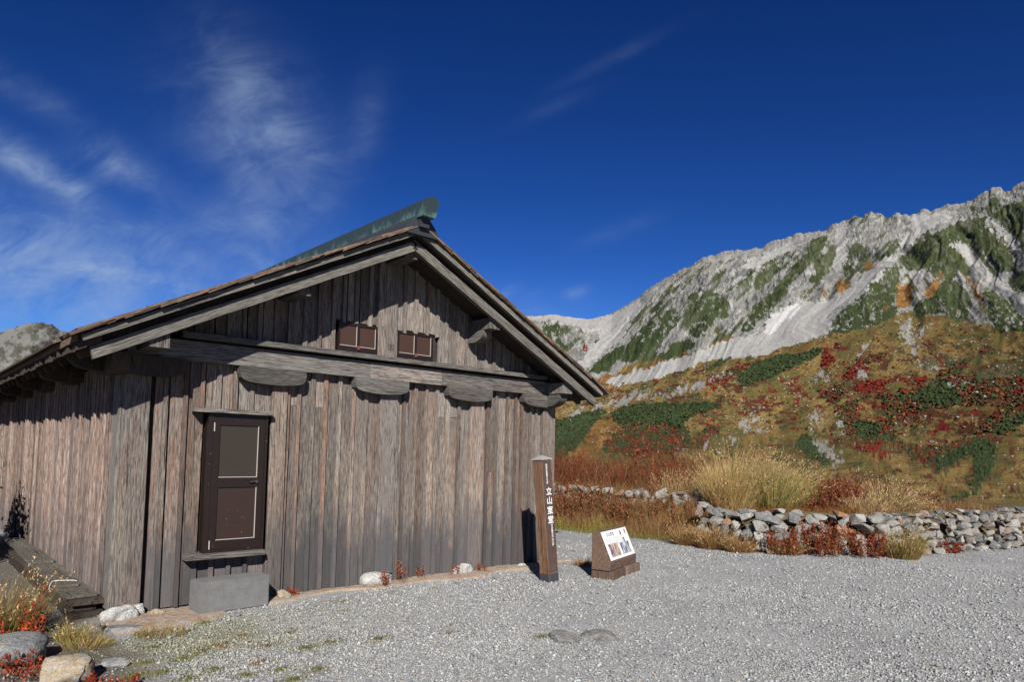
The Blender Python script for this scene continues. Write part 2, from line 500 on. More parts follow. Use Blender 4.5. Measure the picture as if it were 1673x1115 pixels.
M_DULL = stone_mat('dull_grey_slab', [(0.0, (0.15, 0.145, 0.145)), (1.0, (0.19, 0.185, 0.18))], 0.15, 1.0, 0.0)
M_APRON = stone_mat('tan_sandy_apron', [(0.35, (0.37, 0.245, 0.165)), (0.6, (0.42, 0.33, 0.25)), (0.75, (0.36, 0.34, 0.31))], 0.25, 1.2, 0.12, use_random=False)


def vcol_mat(name, rough=0.85, transl=0.0, fine=None, bstr=0.0, bdist=0.01, spec=0.2, gain=1.0):
    """base colour from the stored vegetation / stone colour of each vertex"""
    mt, nt = new_mat(name)
    at = nt.n('ShaderNodeVertexColor', layer_name='Col')
    c = at.outputs[0]
    bump = None
    if fine:
        geo = nt.n('ShaderNodeNewGeometry')
        n = nt.noise(geo.outputs['Position'], fine[0], 6, 0.7)
        f = nt.math('MULTIPLY_ADD', nt.math('SUBTRACT', n, 0.5), fine[1], 1.0)
        c = nt.mix(1.0, c, nt.n('ShaderNodeCombineColor', inp={0: f, 1: f, 2: f}).outputs[0], 'MULTIPLY')
        bump = n
    b = finish(nt, c, rough, bump if bstr else None, bstr, bdist, spec)
    if transl:
        tr = nt.n('ShaderNodeBsdfTranslucent', inp={'Color': c})
        mx = nt.n('ShaderNodeMixShader', inp={0: transl, 1: b.outputs[0], 2: tr.outputs[0]})
        o = [x for x in nt.t.nodes if x.type == 'OUTPUT_MATERIAL'][0]
        nt.t.links.new(mx.outputs[0], o.inputs[0])
    return mt


M_PLANT = vcol_mat('dry_leaves_and_blades', 0.7, 0.25)
M_PEBBLE = vcol_mat('gravel_stones', 0.85, 0.0, spec=0.25)
M_TERRAIN = vcol_mat('mountain_surface', 0.95, 0.0, fine=(0.16, 0.8), bstr=0.55, bdist=4.0, spec=0.05)

# ------------------------------------------------------------------ ground
EDGE = np.array([(8.0, 30), (8.1, 12), (8.3, 6), (8.6, 2.8), (9.0, 0.9), (9.1, 0.1), (9.05, -1.45), (9.7, -2.1), (10.6, -3.05), (12.5, -3.35), (14.5, -3.95), (20, -5.2), (45, -11)])


def edge_sd(x, y):
    """signed distance to the gravel edge; positive on the vegetated side (right/behind)"""
    x = np.asarray(x, float); y = np.asarray(y, float)
    best = np.full(x.shape, 1e9); sgn = np.ones(x.shape)
    for a, b in zip(EDGE, EDGE[1:]):
        d = b - a; L2 = d @ d
        t = np.clip(((x - a[0]) * d[0] + (y - a[1]) * d[1]) / L2, 0, 1)
        dx = x - (a[0] + t * d[0]); dy = y - (a[1] + t * d[1])
        dist = np.hypot(dx, dy)
        cr = d[0] * (y - a[1]) - d[1] * (x - a[0])
        m_ = dist < best
        best = np.where(m_, dist, best); sgn = np.where(m_, np.where(cr > 0, 1, -1), sgn)
    return best * sgn


def sstep(a, b, v):
    t = np.clip((v - a) / (b - a), 0, 1)
    return t * t * (3 - 2 * t)


def ground_z(x, y):
    x = np.asarray(x, float); y = np.asarray(y, float)
    z = (fbm(x * .5 + 50, y * .5 + 50, 3, 3) - .5) * 0.05
    z = z * sstep(0.2, 1.2, np.hypot(np.maximum(np.maximum(-0.1 - x, x - 5.8), 0), np.maximum(-0.5 - y, 0)) + (y > 13) * 2)
    sd = edge_sd(x, y)
    lft = sstep(-1.5, 1.0, y)                                # left piece: sloping bank up to a set-back wall
    ter = 0.62 * (sstep(0.35, 0.8, sd) * (1 - lft) + (0.45 * sstep(0.0, 1.2, sd) + 0.55 * sstep(1.25, 1.6, sd)) * lft)
    ter = ter + sstep(0.6, 2.0, sd) * (fbm(x * .7, y * .7, 9, 3) - .5) * .15
    r = np.hypot(x - CP[0], y - CP[1])
    fall = -sstep(18, 60, r) * 0 - np.maximum(r - 19, 0) * 0.05
    return z + ter + fall * (sd > -50)


def build_ground():
    az = np.radians(np.concatenate([np.arange(-180, -10, 6.0), np.arange(-10, 110, 0.4), np.arange(110, 180.1, 6.0)]))
    rr = np.concatenate([[0.0], np.arange(0.6, 16, 0.14), np.geomspace(16, 46, 40)])
    A, R_ = np.meshgrid(az, rr)
    X = CP[0] + R_ * np.sin(A); Y = CP[1] + R_ * np.cos(A)
    Z = ground_z(X, Y)
    n, k = A.shape
    V = np.stack([X, Y, Z], -1).reshape(-1, 3)
    idx = np.arange(n * k).reshape(n, k)
    F = np.stack([idx[:-1, :-1], idx[:-1, 1:], idx[1:, 1:], idx[1:, :-1]], -1).reshape(-1, 4)[:, ::-1]
    sd = edge_sd(V[:, 0], V[:, 1]); nz = fbm(V[:, 0] * 2, V[:, 1] * 2, 5, 4)
    veg = sstep(-0.12, 0.15, sd + (nz - .5) * .6)
    col = np.empty((len(V), 3))
    g = np.array([0.325, 0.326, 0.325]); br = np.array([0.115, 0.085, 0.04])
    # mossy / earthy area in front of the hut
    moss = np.exp(-(((V[:, 0] - 0.35) / 1.3) ** 2 + ((V[:, 1] + 1.15) / 0.75) ** 2)) * sstep(.40, .62, fbm(V[:, 0] * 1.6, V[:, 1] * 1.6, 11, 4))
    left = sstep(0.1, -0.35, V[:, 0] + (nz - .5) * .5) * sstep(-2.4, -1.6, V[:, 1])
    col[:] = g
    col += (np.array([0.21, 0.20, 0.12]) - col) * (moss * .7)[:, None]
    col += (np.array([0.10, 0.08, 0.055]) - col) * (left * .8)[:, None]
    col += (br - col) * veg[:, None]
    me = mesh_np(V, F, True, col)
    at = me.color_attributes.new('Veg', 'FLOAT_COLOR', 'POINT')
    cc = np.ones((len(V), 4), np.float32); cc[:, 0] = np.maximum(veg, left * .8); at.data.foreach_set('color', cc.ravel())
    mt, nt = new_mat('gravel_and_earth')
    a = nt.n('ShaderNodeVertexColor', layer_name='Col').outputs[0]
    vg = nt.n('ShaderNodeVertexColor', layer_name='Veg').outputs[0]
    geo = nt.n('ShaderNodeNewGeometry'); P = geo.outputs['Position']
    v1 = nt.n('ShaderNodeTexVoronoi', inp={'Vector': P, 'Scale': 48.0, 'Randomness': 1.0})
    v2 = nt.n('ShaderNodeTexVoronoi', inp={'Vector': P, 'Scale': 95.0, 'Randomness': 1.0})
    s1 = nt.n('ShaderNodeSeparateColor', inp={0: v1.outputs['Color']}); s2 = nt.n('ShaderNodeSeparateColor', inp={0: v2.outputs['Color']})
    t1 = nt.ramp(s1.outputs[0], [(0, (0.55, 0.57, 0.59)), (0.35, (0.82, 0.83, 0.84)), (0.8, (1.15, 1.15, 1.14)), (1.0, (1.45, 1.44, 1.40))])
    t2 = nt.ramp(s2.outputs[0], [(0, (0.55, 0.56, 0.58)), (0.5, (1.0, 1.0, 1.0)), (1.0, (1.5, 1.5, 1.5))])
    big = nt.noise(P, 0.9, 5, 0.6)
    t = nt.mix(0.4, t1, t2)
    t = nt.mix(nt.math('MULTIPLY', vg, 0.7), t, (1, 1, 1))
    c = nt.mix(1.0, a, t, 'MULTIPLY')
    bf = nt.math('MULTIPLY_ADD', nt.math('SUBTRACT', big, 0.5), 0.7, 1.0)
    c = nt.mix(1.0, c, nt.n('ShaderNodeCombineColor', inp={0: bf, 1: bf, 2: bf}).outputs[0], 'MULTIPLY')
    h = nt.math('SUBTRACT', 1.0, nt.math('ADD', v1.outputs['Distance'], nt.math('MULTIPLY', v2.outputs['Distance'], 0.5)))
    finish(nt, c, 0.9, h, 0.9, 0.012, 0.2)
    return link('ground', me, None, mt, kind='structure')


build_ground()

# ------------------------------------------------------------------ mountains
SKY_PX = [(-60, 560), (0, 545), (30, 537), (68, 531), (85, 535), (97, 545), (130, 556), (200, 570), (400, 545), (600, 530), (780, 520), (865, 518), (880, 516), (905, 515), (925, 519), (960, 522), (1000, 513),
          (1040, 490), (1080, 462), (1120, 440), (1145, 426), (1158, 419), (1167, 423), (1200, 412), (1240, 405), (1300, 390), (1350, 375),
          (1395, 356), (1420, 352), (1470, 350), (1520, 341), (1555, 336), (1580, 333), (1620, 315), (1650, 310), (1673, 298), (1760, 285), (1900, 300)]


def px_to_azel(pts):
    pts = np.atleast_2d(np.asarray(pts, float))
    d = FWD[None] + RT[None] * ((pts[:, :1] - 836.5) / CAM['f']) - UP[None] * ((pts[:, 1:2] - CAM['py']) / CAM['f'])
    return np.degrees(np.arctan2(d[:, 0], d[:, 1])), np.degrees(np.arctan2(d[:, 2], np.hypot(d[:, 0], d[:, 1])))


# land-cover map of the slopes: outlines noted on the photograph, stored as surface colours (what grows or lies there)
C_ROCK = (0.30, 0.292, 0.275); C_SCREE = (0.44, 0.43, 0.41); C_GREEN = (0.050, 0.068, 0.028); C_OCHRE = (0.205, 0.140, 0.050)
C_RED = (0.185, 0.030, 0.020); C_MAROON = (0.105, 0.045, 0.024); C_ORANGE = (0.27, 0.135, 0.045); C_OLIVE = (0.10, 0.095, 0.045); C_SNOW = (0.62, 0.61, 0.60); C_SPARSE = (0.34, 0.33, 0.30); C_CRAG = (0.20, 0.198, 0.185)
PATCH = [
 (C_CRAG, [(1375, 362), (1420, 350), (1472, 350), (1482, 398), (1445, 430), (1400, 442), (1378, 420)]), (C_CRAG, [(1555, 345), (1600, 330), (1690, 292), (1690, 330), (1600, 352), (1560, 362)]),
 (C_CRAG, [(1030, 560), (1080, 500), (1160, 445), (1250, 415), (1335, 402), (1340, 450), (1280, 490), (1215, 545), (1100, 580), (1040, 596)]), (C_CRAG, [(1500, 372), (1560, 340), (1570, 352), (1520, 380)]), (C_CRAG, [(880, 540), (930, 535), (960, 560), (950, 600), (930, 590), (900, 560)]),
 (C_OCHRE, [(860, 700), (940, 645), (988, 632), (1022, 598), (1091, 581), (1150, 575), (1230, 580), (1340, 552), (1362, 544), (1441, 525), (1494, 508), (1560, 515), (1600, 528), (1680, 545), (1760, 560), (1760, 950), (860, 950)]),
 (C_ORANGE, [(1022, 616), (1091, 581), (1118, 570), (1130, 575), (1095, 594), (1040, 618), (980, 640), (940, 660), (930, 640), (990, 612)]),
 (C_ORANGE, [(1117, 586), (1173, 560), (1199, 543), (1210, 547), (1168, 573), (1126, 592)]),
 (C_OLIVE, [(1150, 552), (1172, 532), (1180, 536), (1165, 552)]),
 # dwarf pine belts
 (C_GREEN, [(1012, 593), (1020, 568), (1032, 551), (1057, 529), (1096, 507), (1113, 514), (1106, 534), (1081, 556), (1062, 573), (1037, 593)]),
 (C_GREEN, [(1062, 512), (1081, 491), (1094, 494), (1069, 517)]),
 (C_GREEN, [(1108, 502), (1130, 480), (1151, 469), (1146, 486), (1121, 505)]),
 (C_GREEN, [(1145, 497), (1175, 475), (1190, 490), (1195, 519), (1165, 522), (1155, 544), (1138, 556), (1125, 541), (1140, 519)]),
 (C_GREEN, [(1197, 472), (1214, 444), (1233, 442), (1226, 465), (1209, 476)]),
 (C_GREEN, [(1228, 476), (1244, 440), (1274, 430), (1268, 451), (1244, 476)]),
 (C_GREEN, [(1207, 539), (1224, 507), (1263, 474), (1303, 430), (1316, 421), (1312, 446), (1288, 471), (1268, 491), (1244, 519), (1217, 548)]),
 (C_GREEN, [(1310, 462), (1335, 448), (1322, 426), (1335, 407), (1357, 431), (1354, 448), (1335, 467)]),
 (C_GREEN, [(1251, 432), (1268, 417), (1279, 421), (1263, 432)]),
 (C_GREEN, [(962, 609), (988, 581), (1020, 561), (1015, 583), (998, 603), (979, 613)]),
 (C_GREEN, [(1074, 583), (1106, 558), (1126, 554), (1145, 561), (1116, 578), (1086, 593)]),
 (C_GREEN, [(880, 534), (903, 520), (917, 524), (915, 554), (931, 576), (913, 569), (895, 554), (884, 551)]),
 (C_GREEN, [(966, 554), (979, 548), (983, 558), (968, 566)]),
 (C_GREEN, [(1325, 396), (1347, 384), (1362, 394), (1342, 403)]),
 (C_GREEN, [(1376, 440), (1384, 426), (1401, 440), (1391, 455)]),
 (C_GREEN, [(1263, 544), (1293, 534), (1342, 514), (1349, 519), (1308, 539), (1273, 550)]),
 (C_GREEN, [(1358, 540), (1366, 514), (1396, 485), (1444, 441), (1468, 434), (1472, 475), (1466, 520), (1445, 526), (1416, 535), (1381, 546)]),
 (C_GREEN, [(1469, 423), (1504, 395), (1563, 366), (1599, 358), (1619, 376), (1648, 411), (1664, 441), (1637, 449), (1621, 432), (1610, 407), (1588, 407), (1573, 402), (1558, 407), (1568, 421), (1583, 443), (1610, 475), (1637, 491), (1681, 520), (1681, 540), (1633, 545), (1618, 524), (1603, 477), (1572, 440), (1558, 440), (1554, 460), (1561, 485), (1588, 513), (1558, 525), (1535, 509), (1490, 520), (1498, 499), (1509, 490), (1538, 464), (1545, 443), (1519, 435), (1490, 443), (1472, 440)]),
 (C_GREEN, [(1616, 352), (1650, 335), (1690, 322), (1690, 372), (1650, 380), (1632, 366)]),
 (C_GREEN, [(1200, 622), (1230, 595), (1280, 580), (1343, 566), (1335, 581), (1290, 602), (1255, 622), (1215, 630)]),
 (C_GREEN, [(1140, 617), (1170, 590), (1205, 570), (1258, 560), (1240, 574), (1192, 588), (1160, 608)]),
 (C_GREEN, [(895, 690), (940, 680), (990, 668), (975, 694), (948, 722), (925, 752), (895, 770)]),
 (C_GREEN, [(1000, 690), (1003, 668), (1030, 662), (1080, 662), (1151, 657), (1182, 660), (1140, 674), (1112, 690), (1128, 715), (1132, 730), (1100, 738), (1085, 720), (1060, 702), (1025, 692)]),
 (C_MAROON, [(1040, 690), (1075, 692), (1110, 700), (1125, 720), (1150, 700), (1185, 690), (1180, 715), (1130, 735), (1060, 752), (985, 740), (1000, 705)]),
 (C_ORANGE, [(975, 690), (1003, 680), (1015, 700), (985, 730), (950, 760), (930, 762), (950, 725)]),
 (C_MAROON, [(1180, 610), (1233, 588), (1212, 612), (1160, 632)]),
 (C_MAROON, [(1365, 660), (1440, 640), (1480, 640), (1530, 620), (1680, 600), (1680, 690), (1600, 735), (1540, 770), (1500, 760), (1460, 735), (1400, 735), (1375, 700)]),
 (C_OCHRE, [(1455, 700), (1500, 672), (1600, 660), (1640, 665), (1590, 712), (1540, 730), (1500, 735), (1465, 720)]),
 (C_OCHRE, [(1400, 652), (1440, 648), (1450, 680), (1430, 690), (1405, 690)]),
 (C_GREEN, [(1480, 650), (1520, 632), (1552, 622), (1575, 650), (1560, 662), (1520, 663)]), (C_GREEN, [(1292, 726), (1320, 712), (1345, 738), (1364, 768), (1330, 757)]),
 (C_GREEN, [(1600, 726), (1631, 721), (1630, 760), (1605, 787), (1589, 815), (1550, 815), (1569, 799), (1597, 785), (1588, 768)]),
 (C_GREEN, [(1385, 690), (1440, 690), (1436, 718), (1408, 720)]), (C_GREEN, [(1525, 760), (1560, 735), (1610, 712), (1640, 690), (1690, 665), (1690, 682), (1635, 710), (1600, 733), (1560, 760), (1530, 772)]),
 (C_OLIVE, [(1590, 600), (1640, 590), (1680, 590), (1680, 612), (1610, 622)]), (C_OLIVE, [(1500, 590), (1540, 580), (1600, 585), (1580, 600), (1510, 604)]),
 # reds
 (C_RED, [(1372, 610), (1411, 590), (1420, 602), (1411, 618), (1380, 615)]), (C_MAROON, [(1400, 590), (1430, 576), (1471, 572), (1446, 590), (1410, 600)]),
 (C_RED, [(1392, 636), (1415, 622), (1449, 619), (1441, 638), (1420, 642)]), (C_RED, [(1479, 629), (1494, 612), (1520, 611), (1515, 622), (1490, 632)]),
 (C_RED, [(1339, 602), (1345, 568), (1366, 578), (1375, 590), (1350, 600)]), (C_MAROON, [(1528, 621), (1545, 602), (1569, 593), (1592, 593), (1560, 616)]), (C_MAROON, [(1335, 640), (1370, 628), (1385, 640), (1365, 660), (1340, 652)]),
 (C_RED, [(1408, 736), (1437, 716), (1450, 732), (1448, 754), (1425, 746)]), (C_RED, [(1143, 648), (1186, 611), (1200, 612), (1181, 628), (1160, 645)]),
 (C_MAROON, [(1206, 606), (1236, 590), (1232, 598), (1180, 622), (1150, 630)]), (C_RED, [(1060, 618), (1080, 612), (1086, 618), (1070, 626)]),
 (C_RED, [(1260, 790), (1290, 770), (1300, 780), (1280, 795)]), (C_RED, [(966, 572), (985, 562), (990, 568), (975, 580)]), (C_RED, [(948, 563), (955, 560), (962, 575), (956, 578)]),
 # autumn grass strips high up
 (C_ORANGE, [(1501, 487), (1539, 445), (1547, 442), (1539, 457), (1524, 487)]), (C_ORANGE, [(1467, 468), (1490, 462), (1492, 506), (1470, 506)]),
 (C_ORANGE, [(1573, 436), (1590, 455), (1604, 480), (1614, 520), (1603, 520), (1596, 485), (1578, 455)]), (C_ORANGE, [(1412, 428), (1425, 424), (1428, 440), (1418, 452)]),
 (C_ORANGE, [(1362, 453), (1392, 465), (1388, 476), (1370, 484)]), (C_ORANGE, [(1335, 474), (1352, 470), (1356, 480), (1340, 489)]), (C_ORANGE, [(1287, 436), (1310, 419), (1312, 423), (1292, 438)]),
 (C_ORANGE, [(1640, 395), (1648, 392), (1668, 430), (1664, 440)]), (C_ORANGE, [(1620, 470), (1628, 472), (1676, 508), (1672, 514)]), (C_ORANGE, [(1440, 500), (1452, 480), (1455, 505), (1444, 522)]),
 # scree and channels
 (C_SCREE, [(1471, 419), (1450, 442), (1415, 475), (1365, 510), (1350, 545), (1300, 562), (1240, 582), (1150, 592), (1060, 622), (990, 632), (985, 622), (1060, 600), (1130, 580), (1200, 552), (1240, 545), (1255, 520), (1300, 495), (1350, 492), (1385, 472), (1410, 450), (1440, 425)]),
 (C_SNOW, [(1238, 552), (1255, 521), (1300, 496), (1310, 508), (1290, 522), (1262, 545)]),
 (C_SCREE, [(1545, 394), (1580, 400), (1610, 438), (1640, 465), (1690, 500), (1690, 512), (1650, 490), (1625, 470), (1590, 433)]),
 (C_SCREE, [(1600, 353), (1616, 352), (1644, 378), (1680, 418), (1680, 432), (1640, 392)]),
 (C_SPARSE, [(1494, 544), (1518, 523), (1520, 532), (1514, 546), (1500, 570), (1494, 560)]), (C_SPARSE, [(1550, 622), (1592, 619), (1588, 628), (1560, 630)]),
 (C_SPARSE, [(1326, 719), (1349, 722), (1374, 752), (1366, 760), (1345, 745)]), (C_SPARSE, [(1330, 625), (1338, 612), (1345, 616), (1340, 628)]), (C_SPARSE, [(1400, 612), (1425, 608), (1430, 614), (1410, 618)]),
 (C_SPARSE, [(1463, 524), (1490, 514), (1495, 554), (1504, 593), (1539, 600), (1529, 605), (1495, 598), (1485, 573)]), (C_SPARSE, [(1406, 573), (1423, 558), (1411, 578), (1391, 588)]), (C_SPARSE, [(1204, 696), (1219, 677), (1234, 681), (1229, 706), (1214, 711)]), (C_SPARSE, [(1364, 686), (1376, 679), (1384, 706), (1372, 711)]), (C_SPARSE, [(1322, 686), (1337, 667), (1347, 686), (1332, 696)]), (C_SPARSE, [(1460, 701), (1480, 691), (1490, 694), (1467, 704)]), (C_SPARSE, [(1590, 528), (1606, 505), (1612, 515), (1600, 540)]),
 (C_SPARSE, [(918, 678), (1000, 654), (1050, 638), (1120, 631), (1190, 607), (1195, 613), (1120, 641), (1060, 649), (1010, 664), (930, 684)]),
 (C_SPARSE, [(1104, 746), (1112, 738), (1150, 726), (1207, 709), (1246, 701), (1247, 704), (1207, 713), (1140, 731), (1110, 750)]),
 (C_SCREE, [(860, 519), (900, 514), (925, 519), (1000, 513), (1042, 490), (1060, 498), (1035, 520), (1022, 545), (985, 580), (955, 605), (945, 600), (960, 570), (985, 540), (960, 540), (930, 532), (890, 530)]),
 (C_SCREE, [(1370, 365), (1388, 360), (1385, 400), (1372, 440), (1360, 440), (1368, 400)]), (C_SCREE, [(1480, 352), (1580, 345), (1540, 365), (1500, 385), (1470, 410), (1465, 395), (1490, 370)]),
 (C_SCREE, [(1205, 440), (1250, 412), (1300, 395), (1320, 395), (1270, 420), (1225, 445), (1200, 470), (1192, 465)]),
]
GULLY = [[(1430, 390), (1400, 460), (1330, 500), (1240, 560), (1120, 600), (990, 628)], [(1600, 355), (1660, 420)], [(1560, 400), (1610, 445), (1690, 508)],
         [(1035, 520), (985, 570), (945, 605)], [(1480, 430), (1485, 480), (1500, 550), (1500, 600)], [(1195, 470), (1150, 530), (1100, 580)], [(1280, 430), (1215, 510), (1170, 560)],
         [(1360, 380), (1365, 440), (1330, 490)], [(1340, 720), (1370, 765)], [(1000, 672), (950, 740)]]
RIDGE = [[(1452, 434), (1410, 500), (1370, 540)], [(1572, 362), (1545, 400), (1500, 500)], [(1555, 404), (1590, 450), (1635, 540)], [(1158, 420), (1120, 500), (1040, 590)], [(1300, 395), (1240, 470), (1190, 545)],
         [(1395, 357), (1325, 430), (1300, 480)], [(1440, 440), (1462, 520)], [(1603, 355), (1655, 445)], [(1670, 350), (1690, 470)], [(1020, 664), (1090, 690), (1130, 730)], [(1200, 625), (1300, 580), (1345, 566)],
         [(905, 520), (920, 570), (935, 600)], [(1230, 405), (1165, 500), (1100, 560)], [(1480, 650), (1560, 640), (1640, 720)]]


def in_poly(u, v, poly):
    inside = np.zeros(u.shape, bool)
    n = len(poly)
    for i in range(n):
        x1, y1 = poly[i]; x2, y2 = poly[(i + 1) % n]
        if y1 == y2: continue
        c = ((y1 > v) != (y2 > v)) & (u < (x2 - x1) * (v - y1) / (y2 - y1) + x1)
        inside ^= c
    return inside


def seg_dist(u, v, pts):
    best = np.full(u.shape, 1e9)
    for (x1, y1), (x2, y2) in zip(pts, pts[1:]):
        dx, dy = x2 - x1, y2 - y1
        t = np.clip(((u - x1) * dx + (v - y1) * dy) / (dx * dx + dy * dy), 0, 1)
        best = np.minimum(best, np.hypot(u - x1 - t * dx, v - y1 - t * dy))
    return best


def build_mountains():
    azs = np.concatenate([np.arange(-180, -2, 4.0), np.arange(-2, 3, .5), np.arange(3, 12, 0.07), np.arange(12, 41.5, 0.3), np.arange(41.5, 82, 0.048), np.arange(82, 110, 0.8), np.arange(110, 181, 4.0)])
    sa, se = px_to_azel(SKY_PX)
    o = np.argsort(sa); sa, se = sa[o], se[o]
    top = np.interp(azs, np.concatenate([[-181, -60, -20], sa, [105, 140, 181]]), np.concatenate([[4, 2.5, 5], se, [14, 7, 4]]))
    Rt = np.interp(azs, [-180, -20, 0, 7, 14, 35, 50, 58, 66, 72, 79, 100, 180], [1600, 1500, 1300, 1000, 1300, 2300, 2300, 2000, 1850, 1700, 1500, 1400, 1600])
    el0 = -3.2
    NS = 410
    s = np.linspace(0, 1, NS)
    s = s ** 0.92
    r = np.zeros((NS, len(azs))); EL = el0 + (top[None] - el0) * s[:, None]
    rf = 0.40 * Rt
    elf = np.minimum(1.6, top - 1.5)
    zf = rf * np.tan(np.radians(elf)); zt = Rt * np.tan(np.radians(top))
    k = (zt - zf) / (Rt - rf)                                   # slope of the upper part
    te = np.tan(np.radians(EL))
    up_r = (zf - rf * k)[None] / np.minimum(te - k[None], -1e-4)
    tl = np.clip((EL - el0) / (elf[None] - el0), 0, 1)
    low_r = np.exp(np.log(44.0) + (np.log(rf)[None] - np.log(44.0)) * tl ** 0.62)
    r = np.where(EL < elf[None], low_r, np.clip(up_r, rf[None], None))
    Z = CP[2] + r * te
    A = np.broadcast_to(np.radians(azs)[None], r.shape)
    # a crag beyond and the back of the mountains
    nb = 10
    r = np.vstack([r[:1], r]); Z = np.vstack([Z[:1] - 5, Z]); A = np.vstack([A[:1], A]); s = np.concatenate([[0], s])
    rb = r[-1][None] * (1 + np.linspace(0.02, 0.8, nb))[:, None]
    zb = Z[-1][None] - (rb - r[-1][None]) * np.linspace(0.15, 0.6, nb)[:, None]
    r = np.vstack([r, rb]); Z = np.vstack([Z, zb]); A = np.vstack([A, np.broadcast_to(np.radians(azs)[None], rb.shape)])
    hfrac = np.vstack([np.repeat(s[:, None], len(azs), 1), np.full((nb, len(azs)), 1.0)])
    X = CP[0] + r * np.sin(A); Y = CP[1] + r * np.cos(A)

    def img(X, Y, Z):
        dx, dy, dz = X - CP[0], Y - CP[1], Z - CP[2]
        d = dx * FWD[0] + dy * FWD[1] + dz * FWD[2]
        d = np.where(d > 1, d, 1)
        return 836.5 + CAM['f'] * (dx * RT[0] + dy * RT[1] + dz * RT[2]) / d, CAM['py'] - CAM['f'] * (dx * UP[0] + dy * UP[1] + dz * UP[2]) / d
    u, v = img(X, Y, Z)
    scale = np.clip(r / 1800, 0.02, 1)
    upper = sstep(0.32, 0.55, hfrac)
    azd = np.degrees(A)
    # relief: ribs running down the slope, smaller ribs, crags
    warp = (fbm(X / 300, Y / 300, 21, 3) - .5)
    skew = azd - 0.00 + warp * 5 + (1 - hfrac) * np.interp(azd, [40, 60, 68, 72, 80], [15, 14, 6, -1, -8])
    rib = 1 - np.abs(2 * fbm(skew * .42, hfrac * 1.2, 22, 2) - 1) * 1.6
    rib2 = 1 - np.abs(2 * fbm(skew * 1.3, hfrac * 3.0, 23, 3) - 1) * 1.6
    crag = 1 - np.abs(2 * fbm(X / 70, Y / 70 + Z / 60, 24, 5, .6) - 1)
    crag2 = fbm(X / 16, Y / 16 + Z / 14, 25, 3, .6) - .5
    dz = upper * scale * ((rib - .5) * 20 + (rib2 - .5) * 10)
    for g in GULLY:
        d = seg_dist(u, v, g); dz -= np.exp(-(d / 24) ** 2) * 9 * scale
    for g in RIDGE:
        d = seg_dist(u, v, g); dz += np.exp(-(d / 38) ** 2) * 12 * scale
    edge_t = 1 - 0.85 * sstep(0.90, 1.0, hfrac)
    dz *= edge_t
    rough_w = upper * sstep(.40, .9, hfrac)
    soft_ = np.zeros(u.shape)
    for c, poly in PATCH:
        if c in (C_OCHRE, C_SCREE, C_SNOW) : soft_[in_poly(u, v, poly)] = 1.0
    for _ in range(3):
        for sh in (3, 7):
            soft_ = (soft_ + np.roll(soft_, sh, 0) + np.roll(soft_, -sh, 0) + np.roll(soft_, sh, 1) + np.roll(soft_, -sh, 1)) / 5
    sm = 1 - .80 * soft_
    dz *= (1 - .55 * soft_)
    dz += sm * scale * (crag - .62) * (4 + 17 * rough_w) + sm * scale * crag2 * (2 + 6 * rough_w) * (1 - .7 * sstep(.93, 1, hfrac))
    dz += (1 - upper) * ((fbm(X / 60, Y / 60, 26, 4) - .5) * 12 * np.clip(r / 400, .05, 1) + (fbm(X / 15, Y / 15, 28, 3) - .5) * 3 * np.clip(r / 200, 0, 1))
    # blocky skyline
    dz += sstep(.965, 1, hfrac) * scale * (fbm(azd * .9, azd * 0, 27, 4, .6) - .5) * 34 * np.interp(azd, [43, 50, 56, 70, 80], [.15, .15, .7, 1, 1.3])
    Z = Z + dz
    # ---- land cover
    u, v = img(X, Y, Z)
    uu = u + (fbm(u / 26, v / 26, 31, 5, .68) - .5) * 20; vv = v + (fbm(u / 22 + 40, v / 22, 32, 5, .68) - .5) * 14
    n1 = fbm(u / 9, v / 9, 33, 5, .7); n2 = fbm(u / 30, v / 30, 34, 4); n3 = fbm(u / 3.0, v / 3.0, 35, 3, .7)
    ndl = fbm((u - v * .9) / 34, (v + u * 1.1) / 9, 36, 5, .65); ndr = fbm((u + v * 1.2) / 34, (u - v * .75) / 8, 46, 5, .65)
    kk = sstep(1440, 1520, u); nd = ndl * (1 - kk) + ndr * kk
    pass                # streaks down the fall line
    col = np.empty(u.shape + (3,))
    col[:] = C_ROCK
    cls = np.zeros(u.shape, int)
    # patchy olive turf on the rock
    olive = (nd + n1 * .55 > .865) & (hfrac < .97)
    col[olive] = (0.125, 0.13, 0.080)
    ch = fbm((u - v * .9) / 60 + 7, (v + u * 1.1) / 15, 52, 3, .5) * (1 - kk) + fbm((u + v * 1.2) / 60, (u - v * .75) / 15, 53, 3, .5) * kk
    streaky = (ch + (n1 - .5) * .22)
    m_ = (streaky > .60) & (hfrac < .93) & (u > 1010); col[m_] = (0.085, 0.098, 0.050)
    chute = (np.abs(streaky - .50) < .022) & (hfrac < .985); col[chute] = C_SCREE
    dark = (n1 * .6 + n3 * .5 < .38) & ~chute
    col[dark & ~olive] = np.array(C_ROCK) * .62
    for i, (c, poly) in enumerate(PATCH):
        b0 = in_poly(uu, vv, poly).astype(np.float32)
        if not b0.any(): continue
        rws = np.where(b0.any(1))[0]; cls_ = np.where(b0.any(0))[0]
        r0, r1, c0, c1 = max(rws[0] - 12, 0), rws[-1] + 13, max(cls_[0] - 12, 0), cls_[-1] + 13
        w0 = b0[r0:r1, c0:c1]
        for sh in (1, 3, 5):
            w0 = (w0 + np.roll(w0, sh, 0) + np.roll(w0, -sh, 0) + np.roll(w0, sh, 1) + np.roll(w0, -sh, 1)) / 5
        thr = {C_GREEN: .47, C_RED: .60, C_MAROON: .58, C_SCREE: .50, C_SNOW: .5, C_SPARSE: .76}.get(c, .5)
